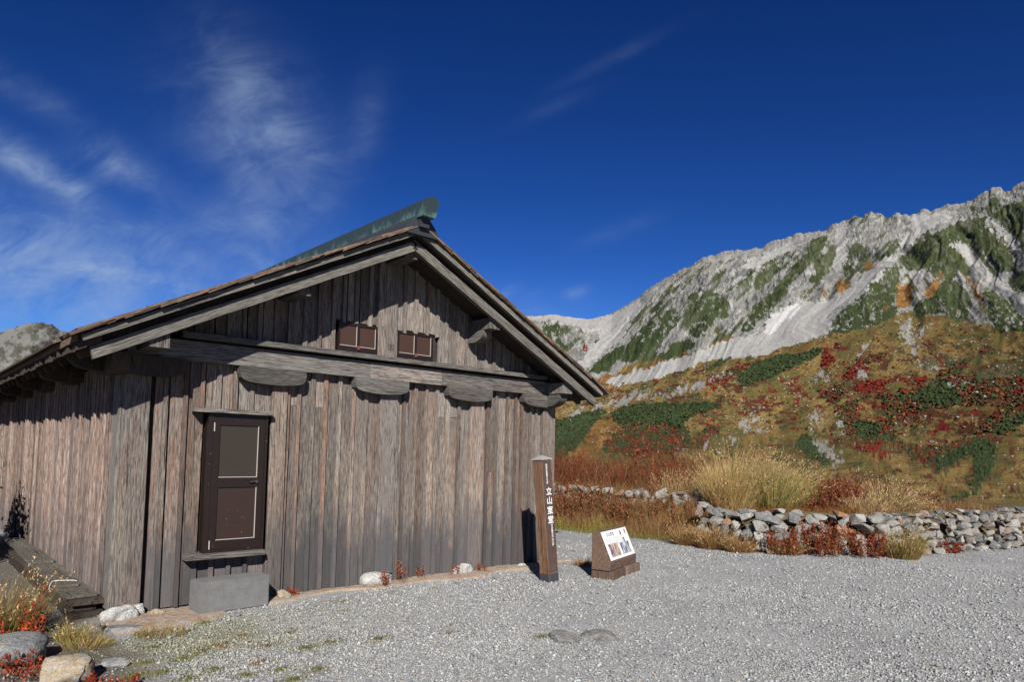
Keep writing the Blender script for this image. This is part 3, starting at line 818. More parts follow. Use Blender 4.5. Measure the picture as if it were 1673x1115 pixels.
        amp = {C_GREEN: .55, C_RED: 1.3, C_MAROON: 1.2, C_SCREE: 1.0, C_SNOW: .6, C_SPARSE: 2.8, C_CRAG: 2.4}.get(c, .6)
        sl_ = (slice(r0, r1), slice(c0, c1))
        m_ = np.zeros(u.shape, bool)
        m_[sl_] = (w0 + (n1[sl_] - .5) * amp + (n3[sl_] - .5) * amp * .7 + (nd[sl_] - .5) * amp * .8 > thr) & (w0 > .02)
        col[m_] = c; cls[m_] = {C_GREEN: 1, C_OCHRE: 2, C_RED: 3, C_MAROON: 4, C_SCREE: 5, C_SNOW: 5, C_SPARSE: 6, C_CRAG: 7, C_ORANGE: 2, C_OLIVE: 2}[c]
    m_ = (cls == 0) & (u < 866) & (hfrac + (n1 - .5) * .25 + (n2 - .5) * .3 < np.interp(azd, [0, 10, 40, 44], [.2, .2, .38, .42])); col[m_] = C_OCHRE; cls[m_] = 2
    meadow = (cls == 2)
    # variation inside the meadows: olive, rust, dark tussocks
    k1 = sstep(.35, .65, n2)[..., None]
    col = np.where(meadow[..., None], col * (0.78 + .5 * k1) + (1 - k1) * np.array([-.01, .012, .002]), col)
    m_ = meadow & (fbm(u / 14, v / 7, 37, 5, .7) > .60); col[m_] = col[m_] * .35 + np.array([0.16, .07, .03]) * .65
    m_ = meadow & (fbm(u / 18 + 9, v / 9, 38, 5, .7) > .63); col[m_] = np.array([0.085, .085, .035])
    redz = np.exp(-(((u - 1440) / 210) ** 2 + ((v - 640) / 75) ** 2)) + .75 * np.exp(-(((u - 1600) / 130) ** 2 + ((v - 720) / 70) ** 2)) + .5 * np.exp(-(((u - 1170) / 120) ** 2 + ((v - 640) / 35) ** 2))
    m_ = ((meadow | (cls == 4)) & (fbm(u / 20, v / 9, 39, 5, .6) + redz * .17 > .785)); col[m_] = np.array(C_RED) * .85
    m_ = (meadow & (v > 560) & (fbm(u / 24 + 3, v / 10, 42, 5, .6) + redz * .13 > .72)); col[m_] = C_MAROON
    cg = cls == 7
    cn = fbm((u + v * .3) / 4.5, (v - u * .3) / 8, 50, 4, .75)
    col = np.where((cg & (np.abs(streaky - .5) > .022) & (streaky < .62))[..., None], np.array(C_CRAG) * (.25 + 1.65 * cn[..., None]), col)
    col = np.where((cg & (np.abs(streaky - .5) <= .022))[..., None], np.array(C_SCREE), col)
    col = np.where((cg & (streaky >= .62))[..., None], np.array([.075, .09, .045]), col)
    mar = cls == 4                     # mixed scrub: rust, dwarf pine and bright rowan side by side
    mx = fbm(u / 7, v / 5, 48, 4, .7)
    m_ = mar & (mx > .56); col[m_] = np.array(C_GREEN) * 1.15
    m_ = mar & (mx < .37); col[m_] = np.array(C_RED) * .9
    m_ = mar & (mx >= .40) & (mx < .45); col[m_] = np.array(C_ORANGE) * .8
    # white boulders strewn over the meadows
    bz = .30 * np.exp(-(((u - 1230) / 40) ** 2 + ((v - 680) / 45) ** 2)) + .25 * np.exp(-(((u - 1480) / 60) ** 2 + ((v - 560) / 40) ** 2)) + .2 * np.exp(-((v - 660) / 12) ** 2) * (u < 1150)
    sp = fbm(u / 2.4, v / 2.0, 40, 2, .8)
    m_ = (meadow | (cls == 4)) & (sp + bz * .45 + (fbm(u / 40, v / 40, 41, 3) - .5) * .35 > .93); col[m_] = (0.50, 0.49, 0.47)
    # crags poking through the dwarf pine
    m_ = (cls == 1) & (hfrac > .35) & (v < 560) & (fbm(u / 6, v / 6, 43, 4, .7) > .63); col[m_] = np.array(C_ROCK) * 1.05
    # green variation
    g = (cls == 1)[..., None]
    hi = sstep(560, 470, v)[..., None] if False else (1 - sstep(430, 560, v))[..., None]
    col = np.where(g, (col * (1 - .75 * hi) + np.array([.068, .082, .036]) * .75 * hi) * (0.7 + .7 * n1[..., None]), col)
    g = ((cls == 0) | (cls == 5) | (cls == 7))[..., None]
    col = np.where(g, col * (0.80 + .42 * n3[..., None]), col)
    col = np.where(g, col, col * (.78 + .44 * fbm(u / 1.8, v / 1.6, 49, 2, .8)[..., None]))
    far_left = (azd < 24)[..., None]
    lf = fbm(u / 14, v / 10, 44, 5, .7)[..., None]
    col = np.where(far_left & (lf > -1), np.where(lf > .47, np.array([.25, .245, .225]), np.array([.125, .125, .10])) * (.8 + .4 * n3[..., None]), col)
    # dwarf pine and shrubs stand proud of the turf as low mounds
    veg = np.isin(cls, (1, 3, 4))
    Z = Z + (cls == 7) * (cn - .5) * 9.0 * (1 - sstep(.93, 1, hfrac)) * np.clip(r / 1500, .05, 1)
    Z = Z + veg * (fbm(u / 2.2, v / 2.0, 47, 2, .7) - .3) * 3.0 * np.clip(r / 1200, .05, 1)
    nR, nC = X.shape
    V = np.stack([X, Y, Z], -1).reshape(-1, 3)
    idx = np.arange(nR * nC).reshape(nR, nC)
    F = np.stack([idx[:-1, :-1], idx[1:, :-1], idx[1:, 1:], idx[:-1, 1:]], -1).reshape(-1, 4)[:, ::-1]
    me = mesh_np(V, F, True, np.clip(col.reshape(-1, 3) * .74, 0.004, .8))
    ob = link('mountains', me, None, M_TERRAIN, kind='structure')
    # separate bushes and boulders standing on the lower slopes
    g = np.random.default_rng(77)
    phi = (1 + 5 ** .5) / 2
    iv = np.array([(-1, phi, 0), (1, phi, 0), (-1, -phi, 0), (1, -phi, 0), (0, -1, phi), (0, 1, phi), (0, -1, -phi), (0, 1, -phi), (phi, 0, -1), (phi, 0, 1), (-phi, 0, -1), (-phi, 0, 1)]) / 1.9
    fi = np.array([(0, 11, 5), (0, 5, 1), (0, 1, 7), (0, 7, 10), (0, 10, 11), (1, 5, 9), (5, 11, 4), (11, 10, 2), (10, 7, 6), (7, 1, 8), (3, 9, 4), (3, 4, 2), (3, 2, 6), (3, 6, 8), (3, 8, 9), (4, 9, 5), (2, 4, 11), (6, 2, 10), (8, 6, 7), (9, 8, 1)])
    vis = (azd > 43) & (azd < 80) & (r > 120)

    def scatter(name, mask, n, k, cfun, flat, label, cat):
        ii = np.flatnonzero((mask & vis).ravel()); ii = ii[g.integers(0, len(ii), n)]
        P = V[ii] + g.normal(0, 1, (n, 3)) * (r.ravel()[ii] * .0012)[:, None] * np.array([1, 1, 0])
        sz = r.ravel()[ii] * k * np.exp(g.normal(0, .35, n))
        B = iv[None] * g.uniform(.75, 1.2, (n, 12, 1)) * sz[:, None, None] * np.array([1, 1, flat])
        B = B + P[:, None]
        F2 = (fi[None] + (np.arange(n) * 12)[:, None, None]).reshape(-1, 3)
        c = cfun(ii, n)
        me2 = mesh_np(B.reshape(-1, 3), F2, True, np.clip(np.repeat(c, 12, 0), .004, .8))
        tag(link(name, me2, None, M_TERRAIN, kind='stuff'), label, cat, kind='stuff')
    cf = col.reshape(-1, 3)
    scatter('slope_scrub', np.isin(cls, (1, 3, 4)) & (hfrac < .56), 12500, .00145, lambda ii, n: cf[ii] * .74 * g.uniform(.55, 1.35, (n, 1)), .75, 'dwarf pine and red rowan scrub on the mountain slope', 'scrub')
    pal = np.array([C_RED, C_MAROON, C_GREEN, (.16, .09, .03), (.07, .07, .03)])
    scatter('slope_scrub', (cls == 2) & (hfrac < .6), 2600, .0011, lambda ii, n: pal[g.choice(5, n, p=[.12, .22, .20, .26, .20])] * .74 * g.uniform(.6, 1.3, (n, 1)), .7, 'single bushes dotted over the golden meadow slope', 'scrub')
    scatter('slope_boulders', np.isin(cls, (2, 4, 6)) & (hfrac < .62), 1500, .0009, lambda ii, n: np.array([(.34, .33, .31)]) * g.uniform(.6, 1.2, (n, 1)), .6, 'pale boulders dotted over the meadow slope', 'boulders')
    return ob


build_mountains()

# ------------------------------------------------------------------ the hut
HX = 2.8                                       # ridge position
SL = 0.505                                     # roof slope
hut = thing('timber_hut', (HX, 0, 0), 'weathered dark timber mountain hut with a shingled gable roof and green copper ridge cap', 'hut')
YB = 12.4                                      # back of the hut
rnd = random.Random(11)


def zb(x, off=0.0):                            # underside line of the barge boards
    return 3.869 - SL * abs(x - HX) + off


# inner shell so that no light passes between the boards
shell = prism_y([(0.03, 0.0), (5.57, 0.0), (5.57, 2.55), (HX, 3.93), (0.03, 2.55)], 0.035, YB)
link('inner_wall', shell, hut, M_DARKWOOD)


def fboard(x0, x1, z0, z1, y=0.0, t=0.024, mat=M_FRONT, name='wall_board'):
    x0 += 0.015
    return board(name, hut, mat, ((x0 + x1) / 2, y + t / 2 + rnd.uniform(-.005, .005), z0), ((x0 + x1) / 2 + rnd.uniform(-.003, .003), y + t / 2, z1), x1 - x0 - 0.001, t)


def fbatten(x, z0, z1, y=0.0, w_=0.042, mat=M_FRONT):
    w_ = w_ + rnd.uniform(-.006, .010); t = rnd.uniform(.026, .036)
    if mat is M_FRONT and rnd.random() < .3: mat = M_RUST
    return board('wall_batten', hut, mat, (x - w_ / 2, y - t / 2, z0), (x - w_ / 2 + rnd.uniform(-.004, .004), y - t / 2, z1), w_, t)


cols = [(0.0, 0.228), (1.392, 1.562), (2.703, 2.939), (4.072, 4.29), (5.40, 5.64)]
edges = [[0.262, 0.393, 0.563, 0.719, 0.875, 1.04, 1.21, 1.392], [1.562, 1.723, 1.887, 2.047, 2.212, 2.386, 2.552, 2.703],
         [2.939, 3.077, 3.246, 3.406, 3.57, 3.749, 3.92, 4.072], [4.29, 4.407, 4.57, 4.765, 4.919, 5.036, 5.202, 5.32, 5.40]]
TOP = 2.41
for b, e in enumerate(edges):
    for i, (x0, x1) in enumerate(zip(e, e[1:])):
        lo = rnd.uniform(0.0, 0.03) + (0.012 if b == 0 else 0)
        segs = [(lo, TOP)]
        if b == 0 and x0 > 0.7: segs = [(lo, 0.535), (1.90, TOP)]
        elif b == 1 and i < 3: segs = [(lo, 2.03), (2.03, TOP)]
        elif b == 2 and i in (4, 5): segs = [(lo, 2.0), (2.0, TOP)]
        elif b == 3 and i in (0, 2, 5): segs = [(lo, 2.04), (2.04, TOP)]
        elif b == 3 and i == 1: segs = [(lo, 1.3), (1.3, TOP)]
        for k, (a, c) in enumerate(segs):
            fboard(x0, x1, a, c, mat=M_GABLE if k and not (b == 3 and i == 1) else M_FRONT)
        if i < len(e) - 2:
            if b == 0 and 0.7 < x1 < 1.39:
                fbatten(x1, lo, 0.53); fbatten(x1, 1.91, TOP)
            else:
                fbatten(x1, lo, TOP)
    # one closing strip against the right-hand column
    if b: fbatten(e[0] + .035, 0.02, TOP, w_=.03)
for k, (x0, x1) in enumerate(cols):
    z0 = [0.09, 0.0, 0.12, 0.0, 0.02][k]
    board('column', hut, (M_CORNER, M_COL, M_FRONT, M_COL, M_FRONT)[k], ((x0 + x1) / 2, 0.012 if k else .035, z0), ((x0 + x1) / 2, 0.012 if k else .035, 2.26), x1 - x0, 0.17 if k in (0, 4) else 0.15, chamfer=0.006)
board('corner_board', hut, M_CORNER, (-.012, .10, .07), (-.012, .10, 2.25), .2, .03, face=(-1, 0, 0))


# boat-shaped brackets under the beam
def boat(L, h, t, taper=0.35):
    n = 14
    prof = [(-L / 2, h), (-L / 2, h * .62)]
    for i in range(1, n):
        a = math.pi * i / n
        prof.append((-math.cos(a) * L / 2 * 0.99, h * .62 * (1 - math.sin(a) ** 0.50)))
    prof += [(L / 2, h * .62), (L / 2, h)]
    return prism_y(prof, -t / 2, t / 2)


for x0, x1 in ((1.036, 1.746), (2.343, 3.062), (3.663, 4.388), (4.975, 5.74)):
    link('bracket', boat(x1 - x0, 0.175, 0.12), hut, M_BEAM_X, Matrix.Translation(((x0 + x1) / 2 - .02, -0.078, 2.218)))
link('bracket', boat(0.62, 0.18, 0.15), hut, M_DARKWOOD, Matrix.Translation((0.2, -0.085, 2.215)))
# beam in three joined lengths, and the ledge above it
for x0, x1, mt in ((-.10, 2.52, M_BEAM), (2.522, 3.55, M_GABLE), (3.552, 5.9, M_BEAM)):
    board('beam', hut, mt, (x0, -0.048, 2.49), (x1, -0.048, 2.49), 0.19, 0.12)
board('ledge', hut, M_BEAM, (0.45, -0.085, 2.636), (5.35, -0.085, 2.636), 0.052, 0.19)

# gable boards
gx = [0.3 + 0.162 * i for i in range(0, 32)]
for i, (x0, x1) in enumerate(zip(gx, gx[1:])):
    zt = max(zb(x0, .11), zb(x1, .11))
    if zt < 2.75: continue
    inL = x1 > 2.145 and x0 < 2.655; inR = x1 > 2.93 and x0 < 3.45
    z0 = 2.662
    if inL or inR: z0 = 3.035 + rnd.uniform(-.012, .012)
    if 2.66 < (x0 + x1) / 2 < 2.92: continue
    fboard(x0, x1, z0, zt, mat=M_GABLE, name='gable_board')
    if not (2.60 < x1 < 2.92): fbatten(x1 + rnd.uniform(-.02, .02), z0 - (0.03 if z0 > 3 else 0), zt, mat=M_GABLE)
board('king_post', hut, M_GABLE, (2.785, 0.01, 2.662), (2.77, 0.01, 3.92), 0.265, 0.12, chamfer=.006)
# burnt mark on the king post
bm_frame = bmesh.new()
for (x, z, w_, h_) in [(0, .028, .07, .006), (0, -.032, .07, .006), (-.032, 0, .006, .06), (.032, 0, .006, .06), (0, .012, .04, .005), (-.006, -.012, .006, .03), (.012, -.004, .006, .034), (0, -.004, .03, .005)]:
    r_ = bmesh.ops.create_cube(bm_frame, size=1.0)
    for v_ in r_['verts']: v_.co = Vector((v_.co.x * w_ + x, v_.co.y * .002, v_.co.z * h_ + z))
me = bpy.data.meshes.new('mark'); bm_frame.to_mesh(me); bm_frame.free()
link('burnt_mark', me, hut, M_BRAND, Matrix.Translation((2.82, -.0515, 2.80)))


def small_window(x0, x1, z0, z1, y=-0.03):
    # frame with two panels and a red latch
    bm = bmesh.new()
    def bx(a, b_, c, d, y0, y1):
        r_ = bmesh.ops.create_cube(bm, size=1.0)
        for v_ in r_['verts']: v_.co = Vector(((a + b_) / 2 + v_.co.x * (b_ - a), (y0 + y1) / 2 + v_.co.y * (y1 - y0), (c + d) / 2 + v_.co.z * (d - c)))
    xm = (x0 + x1) / 2; tb, tt = .062, .03
    bx(x0, x1, z0, z0 + tb, y, .03); bx(x0, x1, z1 - tt, z1, y, .03)
    bx(x0, x0 + .02, z0 + tb, z1 - tt, y, .03); bx(x1 - .028, x1, z0 + tb, z1 - tt, y, .03); bx(xm - .018, xm + .018, z0 + tb, z1 - tt, y + .003, .03)
    me = bpy.data.meshes.new('frame'); bm.to_mesh(me); bm.free()
    fr = link('window', me, hut, M_BROWNFRAME)
    for a, b_ in ((x0 + .02, xm - .018), (xm + .018, x1 - .028)):
        pm = prism_y([(a, z0 + tb), (b_, z0 + tb), (b_, z1 - tt), (a, z1 - tt)], y + .012, y + .02)
        pn = link('pane', pm, fr, M_PANEL_GB)
        em = prism_y([(b_ - .0055, z0 + tb), (b_, z0 + tb), (b_, z1 - tt), (b_ - .0055, z1 - tt)], y + .004, y + .0118)
        link('putty_edge', em, fr, M_EDGE)
        em = prism_y([(a, z0 + tb), (b_ - .0072, z0 + tb), (b_ - .0072, z0 + tb + .007), (a, z0 + tb + .007)], y + .004, y + .0118)
        link('putty_edge', em, fr, M_EDGE)
    lm = prism_y([(xm - .015, z0 + .028), (xm + .013, z0 + .03), (xm + .017, z0 + .055), (xm + .012, z0 + .074), (xm - .012, z0 + .074), (xm - .018, z0 + .05)], y - .02, y - .001)
    link('latch', lm, fr, M_LATCH)


small_window(2.14, 2.652, 2.688, 3.02)
small_window(2.932, 3.45, 2.688, 3.02)

# shutter door
DX0, DX1, DZ0, DZ1 = 0.745, 1.342, 0.522, 1.90
dm = bmesh.new()


def bx(bm, a, b_, c, d, y0, y1):
    r_ = bmesh.ops.create_cube(bm, size=1.0)
    for v_ in r_['verts']: v_.co = Vector(((a + b_) / 2 + v_.co.x * (b_ - a), (y0 + y1) / 2 + v_.co.y * (y1 - y0), (c + d) / 2 + v_.co.z * (d - c)))


bx(dm, DX0, DX0 + .045, DZ0, DZ1, -.10, .02); bx(dm, DX1 - .025, DX1, DZ0, DZ1, -.10, .02); bx(dm, DX0 + .045, DX1 - .025, DZ1 - .03, DZ1, -.10, .02); bx(dm, DX0 + .045, DX1 - .025, DZ0, DZ0 + .03, -.10, .02)
me = bpy.data.meshes.new('frame'); dm.to_mesh(me); dm.free()
case = link('door_frame', me, hut, M_BROWNFRAME)
dm = bmesh.new()
ax, bx_, cz_, dz_ = DX0 + .047, DX1 - .027, DZ0 + .032, DZ1 - .032
PX0, PX1 = 0.862, 1.252
for a, b_, c, d in ((ax, PX0, cz_, dz_), (PX1, bx_, cz_, dz_), (PX0, PX1, 1.785, dz_), (PX0, PX1, 1.165, 1.262), (PX0, PX1, cz_, 0.645)):
    bx(dm, a, b_, c, d, -.094, -.05)
me = bpy.data.meshes.new('door'); dm.to_mesh(me); dm.free()
door = link('door', me, hut, M_BROWNFRAME)
for c, d, mt in ((1.262, 1.785, M_PANEL_UP), (0.645, 1.165, M_PANEL_LO)):
    link('panel', prism_y([(PX0, c), (PX1, c), (PX1, d), (PX0, d)], -.08, -.07), door, mt)
    link('putty_edge', prism_y([(PX1 - .006, c), (PX1, c), (PX1, d), (PX1 - .006, d)], -.0895, -.0802), door, M_EDGE)
    link('putty_edge', prism_y([(PX0, c), (PX1 - .0062, c), (PX1 - .0062, c + .006), (PX0, c + .006)], -.0895, -.0802), door, M_EDGE)
# lever handle and hinges
bm = bmesh.new()
bmesh.ops.create_cone(bm, cap_ends=True, segments=10, radius1=.016, radius2=.014, depth=.02, matrix=Matrix.Translation((1.245, -.103, 1.215)) @ Matrix.Rotation(rad(90), 4, 'X'))
bmesh.ops.create_cone(bm, cap_ends=True, segments=8, radius1=.0085, radius2=.007, depth=.085, matrix=Matrix.Translation((1.212, -.118, 1.222)) @ Matrix.Rotation(rad(80), 4, 'Y'))
me = bpy.data.meshes.new('handle'); bm.to_mesh(me); bm.free()
link('handle', me, door, M_HANDLE)
for z in (1.72, 0.56):
    link('hinge', prism_y([(.800, z), (.809, z), (.809, z + .085), (.800, z + .085)], -.100, -.0945), door, M_EDGE)
# boards above and below the door
board('door_hood', hut, M_BEAM, (0.60, -.085, 1.925), (1.372, -.085, 1.921), 0.042, .13)
board('door_sill', hut, M_BEAM, (0.585, -.085, .500), (1.342, -.085, .500), 0.05, .14)

# ---- left side wall
ys = [0.10 + 1.77 * k for k in range(7)]
for k, y in enumerate(ys):
    if k:
        board('column', hut, M_SIDE, (0.02, y, 0.03), (0.02, y, 2.26), .17, .16, face=(-1, 0, 0), chamfer=.006)
    # paired bracket: long boat bracket along the wall and a cross arm
    Mx = Matrix.Translation((-0.075, y, 2.212)) @ Matrix.Rotation(rad(90), 4, 'Z')
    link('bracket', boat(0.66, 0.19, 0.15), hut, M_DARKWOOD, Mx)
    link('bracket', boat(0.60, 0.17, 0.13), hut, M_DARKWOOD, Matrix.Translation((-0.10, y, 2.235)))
for k in range(6):
    a, b_ = ys[k] + (.115 if k == 0 else .09), ys[k + 1] - .09
    n = 11; p = (b_ - a) / n
    for i in range(n):
        y0 = a + p * i
        lo = rnd.uniform(.0, .05)
        segs = [(lo, 2.36)]
        if rnd.random() < .18:
            c = rnd.uniform(.8, 1.6); segs = [(lo, c), (c, 2.36)]
        for q0, q1 in segs:
            board('side_board', hut, M_SIDE, (.012, y0 + p / 2 - .006, q0), (.012, y0 + p / 2 - .006, q1), p - .022, .024, face=(-1, 0, 0))
        if i < n - 1:
            t = rnd.uniform(.028, .042)
            board('side_batten', hut, M_RUST if rnd.random() < .15 else M_SIDE, (-t / 2, y0 + p + .02, lo), (-t / 2, y0 + p + .02 + rnd.uniform(-.006, .006), 2.34), rnd.uniform(.038, .055), t, face=(-1, 0, 0))
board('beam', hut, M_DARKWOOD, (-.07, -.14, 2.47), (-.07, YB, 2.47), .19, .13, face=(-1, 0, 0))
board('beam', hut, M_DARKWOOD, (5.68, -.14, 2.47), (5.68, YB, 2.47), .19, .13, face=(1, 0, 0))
board('side_board', hut, M_SIDE, (5.60, 6.0, 0.0), (5.60, 6.0, 2.4), 11.8, .03, face=(1, 0, 0))

# ---- roof
YF = -0.60


def slope_slab(name, o0, o1, y0, y1, xe, mat, side, xi=HX, kind=None, ends=(0, 0)):
    """slab under the slope between vertical offsets o0..o1 from the barge line; side -1 left, +1 right"""
    x_in = xi; x_out = HX + side * xe
    p = [(x_in, zb(x_in, o0)), (x_out, zb(x_out, o0)), (x_out + side * ends[1], zb(x_out, o1) - ends[1] * SL), (x_in, zb(x_in, o1))]
    return link(name, prism_y(p, y0, y1), hut, mat, kind=kind)


for sd_ in (-1, 1):
    xe = 3.18 if sd_ > 0 else 3.16
    # barge board: grain along its length
    for nm, o0, o1, yy, t, x_e, mt in (('barge_board', 0.0, 0.116, -.51, .06, xe, M_BARGE), ('verge_board', .180, .243, -.60, .045, 3.25, M_BARGE)):
        xs = HX + sd_ * (.004 if nm == 'barge_board' else .002)
        L = (x_e) * math.hypot(1, SL)
        c0 = Vector((xs, yy, zb(xs, (o0 + o1) / 2))); dirv = Vector((sd_, 0, -SL)).normalized()
        h = (o1 - o0) / math.hypot(1, SL)
        n = 12; V = []; F = []
        rr_ = random.Random(5 + int(sd_))
        nrm = Vector((SL * sd_, 0, 1)).normalized()
        for i in range(n + 1):
            s_ = L * i / n
            for (q, yq) in ((-h / 2, -t / 2), (-h / 2, t / 2), (h / 2, t / 2), (h / 2, -t / 2)):
                # mitre at the ridge, raked cut at the eave
                off_ = (q * SL) if i == 0 else (-q * .25 + rr_.uniform(-.008, .008) if i == n else 0)
                p_ = Vector((s_ + (off_ if i else q * SL), yq, q + (rr_.uniform(-.0025, .0025))))
                V.append((p_.z, p_.y, p_.x))            # local z = along the board
        for i in range(n):
            for j in range(4):
                a = i * 4 + j; b_ = i * 4 + (j + 1) % 4
                F.append((a, a + 4, b_ + 4, b_))
        F.append((0, 1, 2, 3)); F.append((n * 4 + 3, n * 4 + 2, n * 4 + 1, n * 4))
        me = mesh_from(V, F)
        bm = bmesh.new(); bm.from_mesh(me); bmesh.ops.recalc_face_normals(bm, faces=bm.faces); bm.to_mesh(me); bm.free()
        M = Matrix((nrm, Vector((0, 1, 0)), dirv)).transposed().to_4x4(); M.translation = c0
        link(nm, me, hut, mt, M)
    if sd_ > 0:      # second, thinner lath on the right barge
        x_o = HX + 3.16
        link('barge_lath', prism_y([(HX + .006, zb(HX + .006, .118)), (x_o, zb(x_o, .118)), (x_o, zb(x_o, .150)), (HX + .006, zb(HX + .006, .150))], -.50, -.46), hut, M_BARGE)
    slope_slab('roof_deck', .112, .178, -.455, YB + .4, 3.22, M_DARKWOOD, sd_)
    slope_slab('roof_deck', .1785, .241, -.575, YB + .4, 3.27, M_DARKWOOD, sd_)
    # fascia under the shingles along the eave
    xo = HX + sd_ * 3.285
    board('fascia', hut, M_SHINGLE, (xo, -.58, zb(xo, .222)), (xo, YB, zb(xo, .222)), .055, .022, face=(sd_, 0, 0))
    # rafters
    for y in np.arange(-.2, YB, .42):
        x_i = HX + sd_ * 2.6; x_u = HX + sd_ * 3.2
        board('rafter', hut, M_DARKWOOD, (x_i, y, zb(x_i, .075)), (x_u, y, zb(x_u, .075)), .06, .07, face=(0, -1, 0))
# ends of the lower deck boards along the left eave (too small to pick apart singly)
V, F = [], []
rr_ = random.Random(3)
y = -.56
while y < YB:
    wd = rr_.uniform(.07, .12); x0 = HX - 3.30 + rr_.uniform(.0, .04); x1 = HX - 3.1; dzz = rr_.uniform(-.01, .008)
    for x in (x0, x1):
        for yy in (y, y + wd - .012):
            for o_ in (.125 + dzz, .185):
                V.append((x, yy, zb(x, o_) - (0 if o_ > .15 else 0)))
    k = len(V) - 8
    for f in ((0, 1, 3, 2), (4, 6, 7, 5), (0, 4, 5, 1), (2, 3, 7, 6), (0, 2, 6, 4), (1, 5, 7, 3)): F.append(tuple(k + i for i in f))
    y += wd
link('eave_board', mesh_from(V, F), hut, M_DARKWOOD, kind='stuff')

# purlins reaching out under the barge boards
for x, zt_, w_, h_, yo, mt in ((0.16, 2.60, .17, .16, -.50, M_BEAM), (1.50, 3.28, .16, .14, -.47, M_BEAM), (HX, 3.98, .17, .19, -.47, M_BEAM), (4.10, 3.28, .17, .14, -.47, M_BEAM), (5.48, 2.56, .19, .15, -.46, M_BEAM)):
    board('purlin', hut, mt, (x, yo, zt_ - h_ / 2), (x, YB, zt_ - h_ / 2), w_, h_, face=(1, 0, 0)) if False else link('purlin', prism_y([(x - w_ / 2, zt_ - h_), (x + w_ / 2, zt_ - h_), (x + w_ / 2, zt_), (x - w_ / 2, zt_)], yo, .04), hut, mt)


def arm(L, h, t):
    """bracket arm along -y with a curved underside"""
    n = 8; prof = [(0, h), (0, 0)]
    for i in range(1, n + 1):
        a = math.pi / 2 * i / n
        prof.append((-L * (.35 + .65 * math.sin(a)), h * .75 * (1 - math.cos(a))))
    prof.append((-L, h))
    v = [(-t / 2, y, z) for y, z in prof] + [(t / 2, y, z) for y, z in prof]
    N = len(prof)
    me = mesh_from(v, [tuple(range(N)), tuple(range(2 * N - 1, N - 1, -1))] + [(i, i + N, (i + 1) % N + N, (i + 1) % N) for i in range(N)])
    bm = bmesh.new(); bm.from_mesh(me); bmesh.ops.recalc_face_normals(bm, faces=bm.faces); bm.to_mesh(me); bm.free()
    return me


for x, z, L, h in ((4.10, 2.98, .33, .155), (1.50, 2.98, .33, .155), (5.50, 2.225, .40, .17), (5.50, 2.225, .40, .17)):
    pass
link('bracket', arm(.34, .15, .15), hut, M_BEAM_Y, Matrix.Translation((4.08, 0, 2.985)))
link('bracket', arm(.36, .17, .16), hut, M_BEAM_Y, Matrix.Translation((5.48, -.02, 2.232)))

# shingles: the courses seen along the two verges are single pieces, the rest of the roof one layer
P_ = 0.148
ncourse = int(3.30 * math.hypot(1, SL) / P_)
shing_cache = []
for i in range(6):
    r_ = random.Random(40 + i)
    wd, L, t = 0.20 + .012 * i, .30, .030
    v = []
    for z in (0, L):
        tt = t * (1.0 if z == 0 else .35)
        for x_, y_ in ((-wd / 2, 0), (wd / 2, 0), (wd / 2, -tt), (-wd / 2, -tt)):
            v.append((x_, y_ + r_.uniform(-.002, .002), z + (r_.uniform(-.012, .012) if z == 0 else 0)))
    me = mesh_from(v, [(0, 3, 2, 1), (4, 5, 6, 7), (0, 1, 5, 4), (1, 2, 6, 5), (2, 3, 7, 6), (3, 0, 4, 7)])
    bm = bmesh.new(); bm.from_mesh(me); bmesh.ops.recalc_face_normals(bm, faces=bm.faces); bm.to_mesh(me); bm.free()
    me.materials.append(M_SHINGLE); shing_cache.append(me)
rs = random.Random(99)
LS = math.hypot(1, SL)
BV, BF = [], []
for sd_ in (-1, 1):
    dn = Vector((sd_, 0, -SL)).normalized(); nr = Vector((SL * sd_, 0, 1)).normalized()
    for c in range(ncourse + 1):
        dist = 3.345 * LS - c * P_                     # lower edge of this course, measured down the slope
        if dist < .24: break
        for layer in range(2):
            yy = -.665 + rs.uniform(-.012, .012)
            base = Vector((HX, 0, zb(HX, .246))) + dn * (dist - layer * P_ * .45) + nr * (.004 + .013 * layer)
            ncol = 3 if layer else 1
            for k in range(ncol):
                mi = rs.randrange(6); me = shing_cache[mi]; wd = 0.20 + .012 * mi
                pos = base + Vector((0, yy + wd / 2, 0))
                tilt = nr + dn * .045
                yv = -(tilt.normalized()); zv = (-dn - yv * (-dn).dot(yv)).normalized(); xv = yv.cross(zv)
                M = Matrix((xv, yv, zv)).transposed().to_4x4(); M.translation = pos + Vector((0, 0, rs.uniform(0, .004)))
                link('shingle', me, hut, None, M)
                yy += wd + .004
        # remaining courses, joined
        y = yy
        while y < YB + .4:
            wd = rs.uniform(.3, .6); o0 = Vector((HX, 0, zb(HX, .246))) + dn * dist + nr * .018; o1 = o0 - dn * .30 + nr * -.012
            lift = nr * rs.uniform(.012, .024)
            k = len(BV)
            for q in (o0, o1):
                for l_ in (Vector(), lift):
                    for y_ in (y, min(y + wd - .005, YB + .4)):
                        BV.append((q.x + l_.x, y_, q.z + l_.z))
            for f in ((0, 1, 3, 2), (4, 6, 7, 5), (0, 4, 5, 1), (2, 3, 7, 6), (0, 2, 6, 4), (1, 5, 7, 3)): BF.append(tuple(k + i for i in f))
            y += wd
me = mesh_from(BV, BF)
bm = bmesh.new(); bm.from_mesh(me); bmesh.ops.recalc_face_normals(bm, faces=bm.faces); bm.to_mesh(me); bm.free()
link('roof_shingles', me, hut, M_SHINGLE, kind='stuff')

